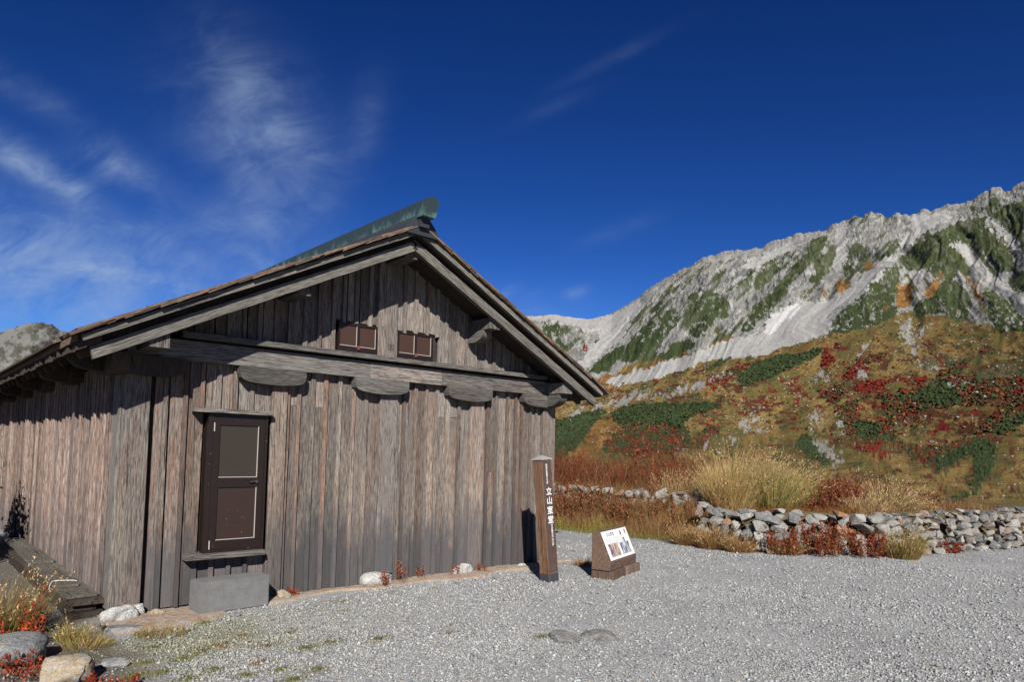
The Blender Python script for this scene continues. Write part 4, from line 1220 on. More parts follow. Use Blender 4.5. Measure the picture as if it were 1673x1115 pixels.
# ---- copper ridge cap on a dark saddle
saddle = [(HX - .24, zb(HX - .24, .27)), (HX - .20, zb(HX - .20, .34)), (HX - .075, 4.245), (HX + .075, 4.245), (HX + .20, zb(HX + .20, .34)), (HX + .24, zb(HX + .24, .27))]
link('ridge_saddle', prism_y(saddle, -.67, YB + .45), hut, M_DARKMETAL)
link('ridge_saddle', prism_y([(HX - .06, 4.10), (HX + .06, 4.10), (HX + .07, 4.235), (HX - .07, 4.235)], -.72, -.672), hut, M_DARKMETAL)


def hexbox(yf_b, yf_t, yb_, w0, w1, z0, z1, z2):
    """ridge box: narrow foot w0, wide shoulder w1, low hipped top; front face leans outwards"""
    prof = [(-w0, z0), (w0, z0), (w1, z1), (0, z2), (-w1, z1)]
    v = []
    for (x, z) in prof:
        yf = yf_b + (yf_t - yf_b) * (z - z0) / (z2 - z0); v.append((HX + x, yf, z))
    for (x, z) in prof: v.append((HX + x, yb_, z))
    n = 5
    return mesh_from(v, [(0, 1, 2, 3, 4), (9, 8, 7, 6, 5)] + [(i, i + n, (i + 1) % n + n, (i + 1) % n) for i in range(n)])


yy = -.86
for i in range(26):
    ln = .53
    last = yy + ln
    me = hexbox(yy if i else -.80, yy if i else -.875, last - .004, .085, .093, 4.205, 4.378, 4.422)
    bm = bmesh.new(); bm.from_mesh(me); bmesh.ops.recalc_face_normals(bm, faces=bm.faces); bm.to_mesh(me); bm.free()
    link('cap_panel', me, hut, M_COPPER)
    if i:
        me = hexbox(yy - .010, yy - .010, yy + .008, .088, .096, 4.203, 4.381, 4.425)
        link('cap_seam', me, hut, M_COPPER)
    yy = last
    if yy > YB + .4: break

# ------------------------------------------------------------------ stones (helpers)

def rock_mesh(seed, size, sub=3, rough=0.16, boxy=0.5, flat=1.0, detail=0.04):
    """irregular worn rock: a squared-off ball cut by random planes, with finer dents"""
    r_ = random.Random(seed)
    bm = bmesh.new()
    bmesh.ops.create_icosphere(bm, subdivisions=sub, radius=1.0)
    planes = [(Vector((r_.gauss(0, 1), r_.gauss(0, 1), r_.gauss(0, 1))).normalized(), r_.uniform(.62, .90)) for _ in range(9)]
    off = Vector((r_.uniform(-50, 50),) * 3)
    for v in bm.verts:
        d = v.co.normalized()
        p = Vector([math.copysign(abs(c) ** (1 - boxy * .6), c) for c in d]); p = p * (0.8 + 0.2 / p.length)
        for n, k in planes:
            q = p.dot(n)
            if q > k: p -= n * (q - k) * .85
        p += d * (mnoise.noise(d * 1.6 + off) * rough + mnoise.noise(d * 5 + off) * detail * 1.6 + mnoise.noise(d * 12 + off) * detail * .9 + mnoise.noise(d * 27 + off) * detail * .4)
        v.co = Vector((p.x * size[0] / 2, p.y * size[1] / 2, p.z * size[2] / 2 * flat))
    me = bpy.data.meshes.new('rock'); bm.to_mesh(me); bm.free()
    me.shade_smooth()
    return me


def rock(name, x, y, size, mat, label, seed, rz=0.0, sink=.25, group=None, cat='rock', rough=.16, tilt=(0, 0), boxy=.5, z=None, sub=4):
    me = rock_mesh(seed, size, sub, rough, boxy)
    me.materials.append(mat)
    o = bpy.data.objects.new(name, me); COL.objects.link(o)
    gz = float(ground_z(x, y)) if z is None else z
    o.location = (x, y, gz + size[2] * (.5 - sink) * .9)
    o.rotation_euler = (rad(tilt[0]), rad(tilt[1]), rz)
    return tag(o, label, cat, group)


rock('corner_stone', 0.035, -0.17, (.30, .20, .165), M_GRANITE, 'white speckled granite stone under the left corner post of the hut', 3, rz=.35, sink=.12, rough=.22)
rock('corner_stone', 0.20, -0.05, (.16, .13, .15), M_GRANITE, 'smaller white granite stone tucked behind the corner stone', 5, sink=.1)
rock('foundation_stone', 2.72, -0.07, (.42, .24, .24), M_GRANITE, 'pale foundation stone with red weeds in front, under the middle column', 8, rz=.1, sink=.3)
rock('foundation_stone', 3.97, -0.06, (.36, .20, .18), M_GRANITE, 'pale foundation stone under the fourth column, clear of weeds', 9, rz=-.05, sink=.28)
rock('doorstep_stone', 1.55, -0.17, (.15, .12, .12), M_OCHREROCK, 'cream rounded stone beside the right end of the concrete block', 12, sink=.15)
rock('wall_pebble', 0.36, -0.13, (.13, .10, .075), M_OCHREROCK, 'small pinkish pointed stone left of the concrete block', 14, sink=.2)
rock('boulder', -0.92, -0.98, (.62, .50, .24), M_GREYROCK, 'large blue-grey lichen boulder at the bottom left edge of the photo', 21, rz=-.4, sink=.1, rough=.12, cat='boulder')
rock('boulder', -0.62, -1.70, (.34, .24, .20), M_OCHREROCK, 'tan and white boulder with a grey top, nearest the camera', 24, rz=-.5, sink=.12, rough=.16, boxy=.8, cat='boulder')
rock('boulder', -0.93, -0.42, (.26, .20, .15), M_GREYROCK, 'grey boulder behind the large one, at the left photo edge below the grass', 27, rz=.2, sink=.2, cat='boulder')
rock('flat_stone', -0.30, -1.52, (.22, .12, .075), M_SLAB, 'flat olive-grey stone lying just right of the tan boulder', 29, rz=-.6, sink=.25)
rock('flat_stone', 0.005, -0.52, (.30, .18, .05), M_SLAB, 'pale blue-grey slab lying in front of the white corner stone', 31, rz=-.3, sink=.2, boxy=.9)
rock('flat_stone', -0.23, -0.42, (.26, .20, .07), M_SLAB, 'dark grey slab left of the pale slab in front of the timber stack', 33, rz=.2, sink=.2, boxy=.9)
rock('embedded_stone', 2.80, -2.99, (.30, .40, .10), M_DULL, 'left one of the two flat grey stones sunk in the gravel', 35, rz=-.70, sink=.42, boxy=.0, rough=.10)
rock('embedded_stone', 3.06, -3.18, (.34, .38, .10), M_DULL, 'right one of the two flat grey stones sunk in the gravel', 38, rz=-.60, sink=.42, boxy=.0, rough=.10)
rock('wall_pebble', 4.95, -0.16, (.14, .09, .07), M_GRANITE, 'small pale stone at the wall foot just left of the wooden post', 39, sink=.2)
rock('wall_pebble', 0.90, -0.60, (.10, .07, .05), M_SLAB, 'small dark stone in the soil in front of the concrete block', 40, sink=.2)

# stone apron along the wall foot
ap = np.array([(x, -0.34 - .10 * math.sin(x * 1.7 + 1) - .07 * math.sin(x * 5.3)) for x in np.linspace(-.1, 5.9, 60)])
V, F = [], []
for i, (x, yf) in enumerate(ap):
    w_ = .55 if x < 1.0 else 1.0
    for j, t in enumerate(np.linspace(0, 1, 9)):
        yy = 0.05 + (yf - (.28 if x < .9 else 0) - 0.05) * t
        zz = 0.020 - .05 * max(0, t - .75) * 4 * .3 + (float(fbm(x * 3 + 7, yy * 5, 51, 4)) - .5) * .03
        V.append((x, yy, zz if t < 1 else -.03))
for i in range(59):
    for j in range(8):
        a = i * 9 + j; F.append((a, a + 1, a + 10, a + 9))
me = mesh_from(V, F, True)
bm = bmesh.new(); bm.from_mesh(me); bmesh.ops.recalc_face_normals(bm, faces=bm.faces)
if sum(f.normal.z for f in bm.faces) < 0: bmesh.ops.reverse_faces(bm, faces=bm.faces)
bm.to_mesh(me); bm.free()
link('path', me, None, M_APRON, kind='structure')

# ------------------------------------------------------------------ concrete block
bm = bmesh.new(); bmesh.ops.create_cube(bm, size=1.0)
for v in bm.verts: v.co = Vector((v.co.x * .68, v.co.y * .25, (v.co.z + .5) * .30))
bmesh.ops.bevel(bm, geom=list(bm.edges), offset=.008, segments=2, affect='EDGES')
me = bpy.data.meshes.new('concrete_block'); bm.to_mesh(me); bm.free(); me.materials.append(M_CONC)
o = bpy.data.objects.new('concrete_block', me); COL.objects.link(o)
o.location = (.975, -.245, .002); o.rotation_euler = (0, 0, rad(3.5))
tag(o, 'grey concrete block used as a step below the brown shutter door', 'block')

# ------------------------------------------------------------------ inscribed post
PB = Vector((4.548, -1.085, 0.0)); PT = Vector((4.455, -1.000, 1.50))
post = thing('signpost', PB, 'leaning square wooden post with white vertical writing in front of the hut corner', 'signpost')
zax = (PT - PB).normalized(); xax = Vector((1, 0, 0)); xax = (xax - zax * xax.dot(zax)).normalized(); yax = zax.cross(xax)
PM = Matrix((xax, yax, zax)).transposed().to_4x4()


def plocal(name, me, mat, M=None, parent=None):
    return link(name, me, parent or post, mat, PM @ (M or Matrix.Identity(4)), local=True)


def taper(w0, w1, z0, z1, n=5):
    V = []; F = []
    for i in range(n + 1):
        t = i / n; w_ = (w0 + (w1 - w0) * t) / 2; z = z0 + (z1 - z0) * t; c = .006
        V += [(-w_, -w_ + c, z), (-w_ + c, -w_, z), (w_ - c, -w_, z), (w_, -w_ + c, z), (w_, w_ - c, z), (w_ - c, w_, z), (-w_ + c, w_, z), (-w_, w_ - c, z)]
    for i in range(n):
        for j in range(8):
            F.append((i * 8 + j, i * 8 + (j + 1) % 8, i * 8 + 8 + (j + 1) % 8, i * 8 + 8 + j))
    F.append(tuple(range(7, -1, -1))); F.append(tuple(range(n * 8, n * 8 + 8)))
    return mesh_from(V, F)


W0, W1 = .160, .166
plocal('shaft', taper(W0, W1, .10, 1.49), M_POST)
plocal('base_band', taper(.172, .170, -.06, .10, 2), M_BLACKBAND)
hw = .093
plocal('cap', mesh_from([(-hw, -hw, 1.49), (hw, -hw, 1.49), (hw, hw, 1.49), (-hw, hw, 1.49), (-hw, -hw, 1.502), (hw, -hw, 1.502), (hw, hw, 1.502), (-hw, hw, 1.502), (0, 0, 1.552)],
                        [(3, 2, 1, 0), (0, 1, 5, 4), (1, 2, 6, 5), (2, 3, 7, 6), (3, 0, 4, 7), (4, 5, 8), (5, 6, 8), (6, 7, 8), (7, 4, 8)]), M_CAP)
# the inscribed face is a darker planed board face
fw = W0 / 2 - .004
plocal('inscribed_face', prism_y([(-fw, .115), (fw, .115), (fw, 1.485), (-fw, 1.485)], -.0845, -.078), M_POSTD)


def text_mesh(txt, size, bold=0.0, font=None):
    cu = bpy.data.curves.new('txt', 'FONT')
    cu.body = txt; cu.size = size; cu.align_x = 'CENTER'; cu.align_y = 'CENTER'
    cu.offset = bold; cu.extrude = 0.0; cu.resolution_u = 3
    ob = bpy.data.objects.new('txt', cu); COL.objects.link(ob)
    dg = bpy.context.evaluated_depsgraph_get()
    me = bpy.data.meshes.new_from_object(ob.evaluated_get(dg))
    bpy.data.objects.remove(ob)
    # ground the glyph block at its own centre
    if len(me.vertices):
        xs = [v.co.x for v in me.vertices]; ys_ = [v.co.y for v in me.vertices]
        cx, cy = (min(xs) + max(xs)) / 2, (min(ys_) + max(ys_)) / 2
        for v in me.vertices: v.co.x -= cx; v.co.y -= cy
    return me


def vtext(txt, x, z0, pitch, size, bold):
    for i, ch in enumerate(txt):
        me = text_mesh(ch, size, bold)
        plocal('character', me, M_INK, Matrix.Translation((x, -.0862, z0 - i * pitch)) @ Matrix.Rotation(rad(90), 4, 'X'))


vtext('国指定重要文化財', -.012, 1.425, .031, .030, .0004)
vtext('立山室堂', .006, 1.105, .116, .100, .0016)
vtext('日本最古の山小屋', .020, .685, .0345, .034, .0005)

# ------------------------------------------------------------------ information sign
sg = thing('information_sign', (5.214, -1.487, 0), 'low slanted wooden information board with a white panel of old photographs', 'sign', rotz=0.307)


def slocal(name, me, mat, parent=None, M=None):
    return link(name, me, parent or sg, mat, M or Matrix.Identity(4), local=True)


def prism_x(profile, x0, x1):
    n = len(profile)
    v = [(x0, y, z) for y, z in profile] + [(x1, y, z) for y, z in profile]
    f = [tuple(range(n)), tuple(range(2 * n - 1, n - 1, -1))] + [(i, i + n, (i + 1) % n + n, (i + 1) % n) for i in range(n)]
    me = mesh_from(v, f)
    bm = bmesh.new(); bm.from_mesh(me); bmesh.ops.recalc_face_normals(bm, faces=bm.faces)
    bmesh.ops.bevel(bm, geom=list(bm.edges), offset=.005, segments=1, affect='EDGES')
    bm.to_mesh(me); bm.free()
    return me


M_SIGNX = wood_mat('sign_body_wood', (0.20, 0.14, 0.11), (0.20, 0.105, 0.07), (0.30, 0.21, 0.155), warm_amt=0.4, axis='X')
slocal('body', prism_x([(0.0, .105), (.25, .105), (.25, .575), (.17, .597), (0.0, .205)], 0, .95), M_SIGNX)
slocal('foot', prism_x([(-.045, -.05), (.26, -.05), (.26, .102), (-.045, .102)], .02, .44), M_SIGN)
slocal('foot', prism_x([(-.055, -.05), (.25, -.05), (.25, .102), (-.055, .102)], .50, .955), M_SIGN)
# slanted face frame
sA = Vector((0, -.001, .2075)); sB = Vector((0, .17, .5995)); sdv = (sB - sA).normalized(); snv = Vector((0, -sdv.z, sdv.y))
FM = Matrix((Vector((1, 0, 0)), sdv, snv)).transposed().to_4x4(); FM.translation = sA
SLN = (sB - sA).length


def quad(x0, y0, x1, y1, z):
    return mesh_from([(x0, y0, z), (x1, y0, z), (x1, y1, z), (x0, y1, z)], [(0, 1, 2, 3)])


def slabq(x0, y0, x1, y1, z0, z1):
    return mesh_from([(x0, y0, z0), (x1, y0, z0), (x1, y1, z0), (x0, y1, z0), (x0, y0, z1), (x1, y0, z1), (x1, y1, z1), (x0, y1, z1)], [(3, 2, 1, 0), (4, 5, 6, 7), (0, 1, 5, 4), (1, 2, 6, 5), (2, 3, 7, 6), (3, 0, 4, 7)])


pan = slocal('panel', slabq(.055, .02, .90, SLN - .03, .002, .010), M_WHITEPANEL, M=FM)
PH = SLN - .06


def photo_mat(name, a, b_, c, seed):
    mt, nt = new_mat(name)
    tc = nt.n('ShaderNodeTexCoord')
    v = nt.vmath('ADD', tc.outputs['Object'], (seed, seed, 0))
    f = nt.noise(nt.mapping(v, (1.0, .35, 1)), 26, 4, .6)
    col = nt.ramp(f, [(.36, a), (.5, b_), (.62, c)])
    finish(nt, col, .4)
    return mt


ph1 = photo_mat('colour_photo_print', (.06, .05, .12), (.30, .24, .27), (.72, .45, .30), 3.0)
ph2 = photo_mat('grey_photo_print', (.05, .055, .08), (.26, .28, .33), (.70, .72, .74), 8.0)
slocal('photo_print', quad(.115, .055, .435, .055 + PH * .46, .0115), ph1, pan, M=Matrix.Identity(4))
slocal('photo_print', quad(.500, .055, .820, .055 + PH * .42, .0115), ph2, pan)
slocal('photo_print', quad(.650, .055 + PH * .42, .720, .055 + PH * .58, .0115), ph2, pan)
slocal('photo_print', quad(.620, PH * .84, .680, PH * 1.0, .0115), ph2, pan)
slocal('photo_print', quad(.790, PH * .86, .850, PH * 1.02, .0115), ph1, pan)
me = text_mesh('立 山 室 堂', .052, .001)
slocal('heading', me, M_TEXT, pan, M=Matrix.Translation((.30, PH * .95, .0115)))
rt_ = random.Random(4)
V, F = [], []
for li in range(9):
    yl = PH * (.82 - li * .034); x = .10
    while x < .74:
        wd = rt_.uniform(.010, .016)
        k = len(V); V += [(x, yl, .0115), (x + wd, yl, .0115), (x + wd, yl + .004, .0115), (x, yl + .004, .0115)]; F.append((k, k + 1, k + 2, k + 3)); x += wd + rt_.uniform(.004, .008)
slocal('print_lines', mesh_from(V, F), plain('light_grey_print', (.42, .43, .45), .5, .02), pan)['kind'] = 'stuff'

# ------------------------------------------------------------------ stacked timbers along the side wall
tw = random.Random(8)
specs = [(-.160, .10, 3.9, 0.00, .27, .052, 'dark bottom timber of the plank stack along the side wall'),
         (-.205, .17, 3.8, 0.060, .25, .048, 'dark second timber up in the plank stack along the side wall'),
         (-.155, .12, 3.9, 0.116, .26, .046, 'dark third timber up in the plank stack along the side wall'),
         (-.195, .20, 3.7, 0.169, .25, .026, 'brownish plank near the top of the stack, its end showing past the top plank'),
         (-.225, .64, 2.0, 0.200, .17, .026, 'grey weathered top plank tied with white cord, on the timber stack'),
         (-.20, 2.25, 4.6, 0.200, .20, .030, 'grey plank lying behind the tied one on top of the timber stack')]
for i, (x, y0, y1, z, w_, t, lab) in enumerate(specs):
    me = copy_mesh(box_mesh(w_, t, y1 - y0, key=20 + i), M_TIMBER if i > 2 else M_DARKWOOD)
    o = bpy.data.objects.new('timber_plank', me); COL.objects.link(o)
    # local z -> world +y, local y (thickness) -> world z
    M = Matrix(((1, 0, 0), (0, 0, 1), (0, -1, 0))).to_4x4(); M.translation = (x, y0, z + t / 2)
    o.matrix_world = M @ Matrix.Rotation(rad(tw.uniform(-1.1, 1.1)), 4, 'Y')
    tag(o, lab, 'plank', 'planks stacked along the side wall')


def tube(points, r, n=6, mat=None):
    V, F = [], []
    P = [Vector(p) for p in points]
    for i, p in enumerate(P):
        d = (P[min(i + 1, len(P) - 1)] - P[max(i - 1, 0)]).normalized()
        a = d.orthogonal().normalized(); b_ = d.cross(a)
        for j in range(n):
            t = 2 * math.pi * j / n; V.append(p + (a * math.cos(t) + b_ * math.sin(t)) * r)
    for i in range(len(P) - 1):
        for j in range(n):
            F.append((i * n + j, i * n + (j + 1) % n, (i + 1) * n + (j + 1) % n, (i + 1) * n + j))
    return mesh_from(V, F, True)


cord_pts = [(-.335, .93, .14), (-.332, .92, .185), (-.318, .90, .222), (-.29, .875, .232), (-.22, .83, .233), (-.16, .80, .232), (-.136, .785, .228), (-.130, .78, .205)]
me = tube(cord_pts, .0035, 6); me.materials.append(M_CORD)
o = bpy.data.objects.new('cord', me); COL.objects.link(o); tag(o, 'white cord tied over the top plank of the timber stack', 'cord')

# ------------------------------------------------------------------ dry stone walls


def hull_mesh(seed, size):
    r_ = random.Random(seed)
    bm = bmesh.new()
    for _ in range(13):
        d = Vector((r_.gauss(0, 1), r_.gauss(0, 1), r_.gauss(0, 1))).normalized()
        d = Vector([math.copysign(abs(c) ** .55, c) for c in d]) * r_.uniform(.80, 1.04)
        bm.verts.new((d.x * size[0] / 2 * .92, d.y * size[1] / 2 * .92, d.z * size[2] / 2 * .92))
    res = bmesh.ops.convex_hull(bm, input=list(bm.verts))
    junk = [g for g in res['geom_interior'] if isinstance(g, bmesh.types.BMVert)]
    bmesh.ops.delete(bm, geom=junk, context='VERTS')
    bmesh.ops.remove_doubles(bm, verts=list(bm.verts), dist=min(size) * .14)
    bmesh.ops.bevel(bm, geom=list(bm.edges), offset=.028, segments=1, affect='EDGES')
    bmesh.ops.triangulate(bm, faces=list(bm.faces))
    off = Vector((seed * 1.7, 0, 0))
    for v in bm.verts: v.co += v.co.normalized() * mnoise.noise(v.co * 7 + off) * min(size) * .07
    me = bpy.data.meshes.new('stone'); bm.to_mesh(me); bm.free(); me.shade_flat(); me.materials.append(M_STONE)
    return me


UNIT = [hull_mesh(300 + i, (1.0, .85, .62 + .04 * (i % 5))) for i in range(28)]


def add_stone(parent, x, y, z, w_, d_, h_, yaw, rs_, tiltmax=14):
    me = UNIT[rs_.randrange(len(UNIT))]
    o = bpy.data.objects.new('stone', me); COL.objects.link(o); o.parent = parent
    M = Matrix.Translation((x, y, z)) @ Matrix.Rotation(yaw + (math.pi if rs_.random() < .5 else 0), 4, 'Z') @ Matrix.Rotation(rad(rs_.uniform(-tiltmax, tiltmax)), 4, 'Y') @ Matrix.Rotation(rad(rs_.uniform(-tiltmax, tiltmax)), 4, 'X') @ Matrix.Diagonal((w_, d_ / .85, h_ / .70, 1))
    o.matrix_basis = Matrix.Translation(-parent.location) @ M
    return o


def path_at(pts, s):
    for a, b_ in zip(pts, pts[1:]):
        a = Vector(a); b_ = Vector(b_); L = (b_ - a).length
        if s <= L or b_ == Vector(pts[-1]):
            d = (b_ - a) / L; return a + d * s, d
        s -= L


def wall(parent, pts, length, height, s0, size, rs_, batter=.22, topdepth=.55, jumble=.0, start=0.0):
    """courses of rough stones along a path (left of travel direction = behind)"""
    H = height; z = 0.0; c = 0
    while z < H:
        h_ = size * rs_.uniform(.52, .66)
        s = start + rs_.uniform(0, .15)
        while s < length:
            w_ = size * rs_.choice([.55, .7, .85, 1.0, 1.2, 1.6])
            hh = h_ * rs_.uniform(.85, 1.3)
            (p, d) = path_at(pts, s + w_ / 2)
            n = Vector((-d.y, d.x))
            b_ = batter * z / H * H + rs_.uniform(-.03, .05) + jumble * rs_.uniform(-.5, 1)
            q = p + n * (b_ + size * .32)
            add_stone(parent, q.x, q.y, float(0) + z + hh * .5 + rs_.uniform(-.015, .015) - .02, w_ * 1.10, size * rs_.uniform(.8, 1.1), hh * 1.3, math.atan2(d.y, d.x) + rs_.uniform(-.4, .4), rs_, 28)
            s += w_ * .96
        z += h_; c += 1
    # the top of the wall
    k = 0
    while k * .26 < topdepth:
        s = start + rs_.uniform(0, .2)
        while s < length:
            w_ = size * rs_.uniform(.6, 1.3); (p, d) = path_at(pts, s + w_ / 2); n = Vector((-d.y, d.x))
            q = p + n * (batter * H + size * .35 + .05 + k * .26 + rs_.uniform(-.05, .05))
            add_stone(parent, q.x, q.y, H + rs_.uniform(-.03, .07) - .06 * k, w_, size * rs_.uniform(.7, 1), size * rs_.uniform(.4, .65), math.atan2(d.y, d.x) + rs_.uniform(-.4, .4), rs_)
            s += w_ * rs_.uniform(.95, 1.25)
        k += 1


wr = random.Random(17)
w1 = thing('dry_stone_wall', (9.6, -1.4, 0), 'low dry stone wall of grey and white boulders in front of the tall golden grass', 'stone wall')
W1P = [(9.22, 0.05), (9.14, -0.6), (9.12, -1.45), (9.75, -2.12), (10.62, -3.02)]
wall(w1, W1P, 3.65, .60, 0, .29, wr, batter=.24, jumble=.05)
w2 = thing('dry_stone_wall', (12.6, -3.4, 0), 'tumbled stone bank of smaller mixed rocks at the right photo edge', 'stone wall')
W2P = [(10.66, -3.06), (12.5, -3.38), (14.5, -3.98), (17.5, -4.7)]
wall(w2, W2P, 6.2, .58, 0, .20, wr, batter=.75, jumble=.10, topdepth=.6, start=.05)
w3 = thing('dry_stone_wall', (10.0, 1.8, 0), 'half overgrown stone wall behind the information sign, rising from reddish grass', 'stone wall')
W3P = [(9.2, 5.4), (9.65, 2.9), (10.3, 0.9), (10.5, 0.2)]
wall(w3, W3P, 5.4, .74, 0, .27, wr, batter=.18, topdepth=.3, jumble=.06)
for i in range(16):      # loose stones at the foot of the walls
    s = wr.uniform(1.5, 3.9); (p, d) = path_at(W1P, s) if i < 6 else path_at(W2P, wr.uniform(.1, 5.8))
    add_stone(w1 if i < 6 else w2, p.x - wr.uniform(-.1, .1), p.y - wr.uniform(0, .10), .05, wr.uniform(.16, .30), wr.uniform(.14, .22), wr.uniform(.09, .15), wr.uniform(0, 3), wr)

# ------------------------------------------------------------------ plants


class Tufts:
    """collects blades, stems and leaves as triangles with a colour per vertex"""
    def __init__(self, seed):
        self.V, self.F, self.C = [], [], []
        self.g = np.random.default_rng(seed); self.n = 0

    def push(self, V, F, C):
        self.V.append(V); self.F.append(F + self.n); self.C.append(C); self.n += len(V)

    def blades(self, bx_, by_, bz_, h, lean, az, w_, droop, col, colvar=.25, segs=3, tipcol=None):
        """arrays per blade: foot, height, lean (radians), azimuth, width, droop"""
        N = len(bx_); g = self.g
        t = np.linspace(0, 1, segs + 1)[None, :]
        ang = lean[:, None] + droop[:, None] * t ** 1.5
        ds = h[:, None] / segs
        rr = np.concatenate([np.zeros((N, 1)), np.cumsum(np.sin(ang[:, 1:]) * ds, 1)], 1)
        zz = np.concatenate([np.zeros((N, 1)), np.cumsum(np.cos(ang[:, 1:]) * ds, 1)], 1)
        cx = bx_[:, None] + rr * np.cos(az)[:, None]; cy = by_[:, None] + rr * np.sin(az)[:, None]; cz = bz_[:, None] + zz
        fa = g.uniform(0, math.pi, N)
        wx = np.cos(fa)[:, None] * w_[:, None] * (1 - t ** 1.6) * .5; wy = np.sin(fa)[:, None] * w_[:, None] * (1 - t ** 1.6) * .5
        L = np.stack([cx - wx, cy - wy, cz], -1); R_ = np.stack([cx + wx, cy + wy, cz], -1)
        V = np.stack([L, R_], 2).reshape(N, -1, 3)                    # (N, 2*(segs+1), 3)
        k = 2 * (segs + 1)
        f = []
        for i in range(segs):
            a = 2 * i
            f.append((a, a + 1, a + 3))
            if i < segs - 1 or True: f.append((a, a + 3, a + 2))
        F = (np.array(f)[None] + (np.arange(N) * k)[:, None, None]).reshape(-1, 3)
        c = np.asarray(col, float)
        if c.ndim == 1: c = np.repeat(c[None], N, 0)
        c = c * g.uniform(1 - colvar, 1 + colvar, (N, 1))
        C = np.repeat(c[:, None], k, 1)
        if tipcol is not None:
            tt = np.repeat(t[0], 2)[None, :, None] ** 2
            C = C * (1 - tt) + np.asarray(tipcol) * tt * g.uniform(.8, 1.2, (N, 1, 1))
        self.push(V.reshape(-1, 3), F, C.reshape(-1, 3))
        return cx[:, -1], cy[:, -1], cz[:, -1], ang[:, -1]

    def leaves(self, x, y, z, size, col, colvar=.3):
        N = len(x); g = self.g
        a = g.normal(size=(N, 3)); a[:, 2] *= 1.9; a /= np.linalg.norm(a, axis=1)[:, None]
        b_ = g.normal(size=(N, 3)); b_ -= a * (a * b_).sum(1)[:, None]; b_ /= np.linalg.norm(b_, axis=1)[:, None]
        P = np.stack([x, y, z], -1); s = np.asarray(size)
        if s.ndim == 0: s = np.full(N, float(s))
        s = (s * g.uniform(.6, 1.3, N))[:, None]
        V = np.stack([P - a * s, P + b_ * s * .38, P + a * s, P - b_ * s * .38], 1).reshape(-1, 3)
        F = (np.array([(0, 1, 2), (0, 2, 3)])[None] + (np.arange(N) * 4)[:, None, None]).reshape(-1, 3)
        c = np.asarray(col, float)
        if c.ndim == 1: c = np.repeat(c[None], N, 0)
        c = c * g.uniform(1 - colvar, 1 + colvar, (N, 1))
        self.push(V, F, np.repeat(c, 4, 0))

    def build(self, name, label=None, cat=None, group=None, kind=None, loc=None):
        V = np.concatenate(self.V); F = np.concatenate(self.F); C = np.clip(np.concatenate(self.C), 0, .9)
        if loc is None: loc = (V[:, 0].mean(), V[:, 1].mean(), V[:, 2].min())
        me = mesh_np(V - np.array(loc), F, False, C)
        o = link(name, me, None, M_PLANT, Matrix.Translation(loc))
        tag(o, label, cat, group, kind)
        return o


GOLD = np.array([.54, .37, .13]); STRAW = np.array([.58, .45, .23]); RUST = np.array([.30, .13, .04]); REDP = np.array([.26, .045, .022]); BRED = np.array([.42, .055, .015])
YGREEN = np.array([.22, .24, .045]); BROWNG = np.array([.28, .17, .075]); OLIVEG = np.array([.17, .16, .04])


def pick(g, n, cols, p):
    return np.array(cols)[g.choice(len(cols), n, p=p)]


def grass_clump(x, y, r, h, n, cols, p, label, seed, z=None, heads=0.25, lean=.35, name='grass_clump', cat='grass', group=None, droop=.5, wbl=.006, wind=(0.3, 0.0), tipcol=None):
    T = Tufts(seed); g = T.g
    a = g.uniform(0, 2 * math.pi, n); q = np.sqrt(g.uniform(0, 1, n)) * r
    bx_ = x + q * np.cos(a); by_ = y + q * np.sin(a)
    bz_ = np.full(n, float(ground_z(x, y)) if z is None else z)
    hh = h * g.uniform(.40, 1.05, n) * (1 - .25 * (q / r) ** 2) * (.70 + .55 * fbm(a * .9 + seed, q / r * 1.5, 71, 3))
    ln = lean * (q / r) * g.uniform(.4, 1.3, n) + abs(g.normal(0, .08, n))
    az = a + g.normal(0, .5, n)
    # a light wind bends every blade the same way
    vx = np.sin(ln) * np.cos(az) + wind[0] * .35; vy = np.sin(ln) * np.sin(az) + wind[1] * .35
    az = np.arctan2(vy, vx); ln = np.arcsin(np.clip(np.hypot(vx, vy), 0, .95))
    tx, ty, tz, ta = T.blades(bx_, by_, bz_, hh, ln, az, np.full(n, wbl) * g.uniform(.7, 1.4, n), g.uniform(.3, 1, n) * droop, pick(g, n, cols, p), .25, 4, tipcol)
    m_ = g.uniform(size=n) < heads
    if m_.any():      # feathery seed heads: several small spikelets below each tip
        k = 7
        for j in range(k):
            f = j * .018
            T.leaves(tx[m_] - f * np.sin(ta[m_]) * np.cos(az[m_]) + g.normal(0, .004, m_.sum()), ty[m_] - f * np.sin(ta[m_]) * np.sin(az[m_]) + g.normal(0, .004, m_.sum()), tz[m_] - f * np.cos(ta[m_]) + g.normal(0, .004, m_.sum()), .013, STRAW * .95 + np.array([.04, .0, .0]))
    return T.build(name, label, cat, group, loc=(x, y, float(bz_[0])))


def stalks(T, x, y, z, h, lean, az, nleaf, lsize, cols, p, stemcol=(.16, .05, .03)):
    """upright stalks set with small curled leaves and dry seeds"""
    g = T.g; N = len(x)
    T.blades(x, y, z, h, lean, az, np.full(N, .006), np.full(N, .15), np.array(stemcol), .3, 3)
    for j in range(nleaf):
        t = g.uniform(.18, 1.0, N)
        r_ = h * t * np.sin(lean + .08 * t)
        spread = g.normal(0, 1, N) * .028 * (1.15 - t * .8)
        T.leaves(x + r_ * np.cos(az) + spread, y + r_ * np.sin(az) + g.normal(0, 1, N) * .028 * (1.15 - t * .8), z + h * t * np.cos(lean), lsize, pick(g, N, cols, p), .4)


def gz_arr(x, y): return ground_z(x, y)


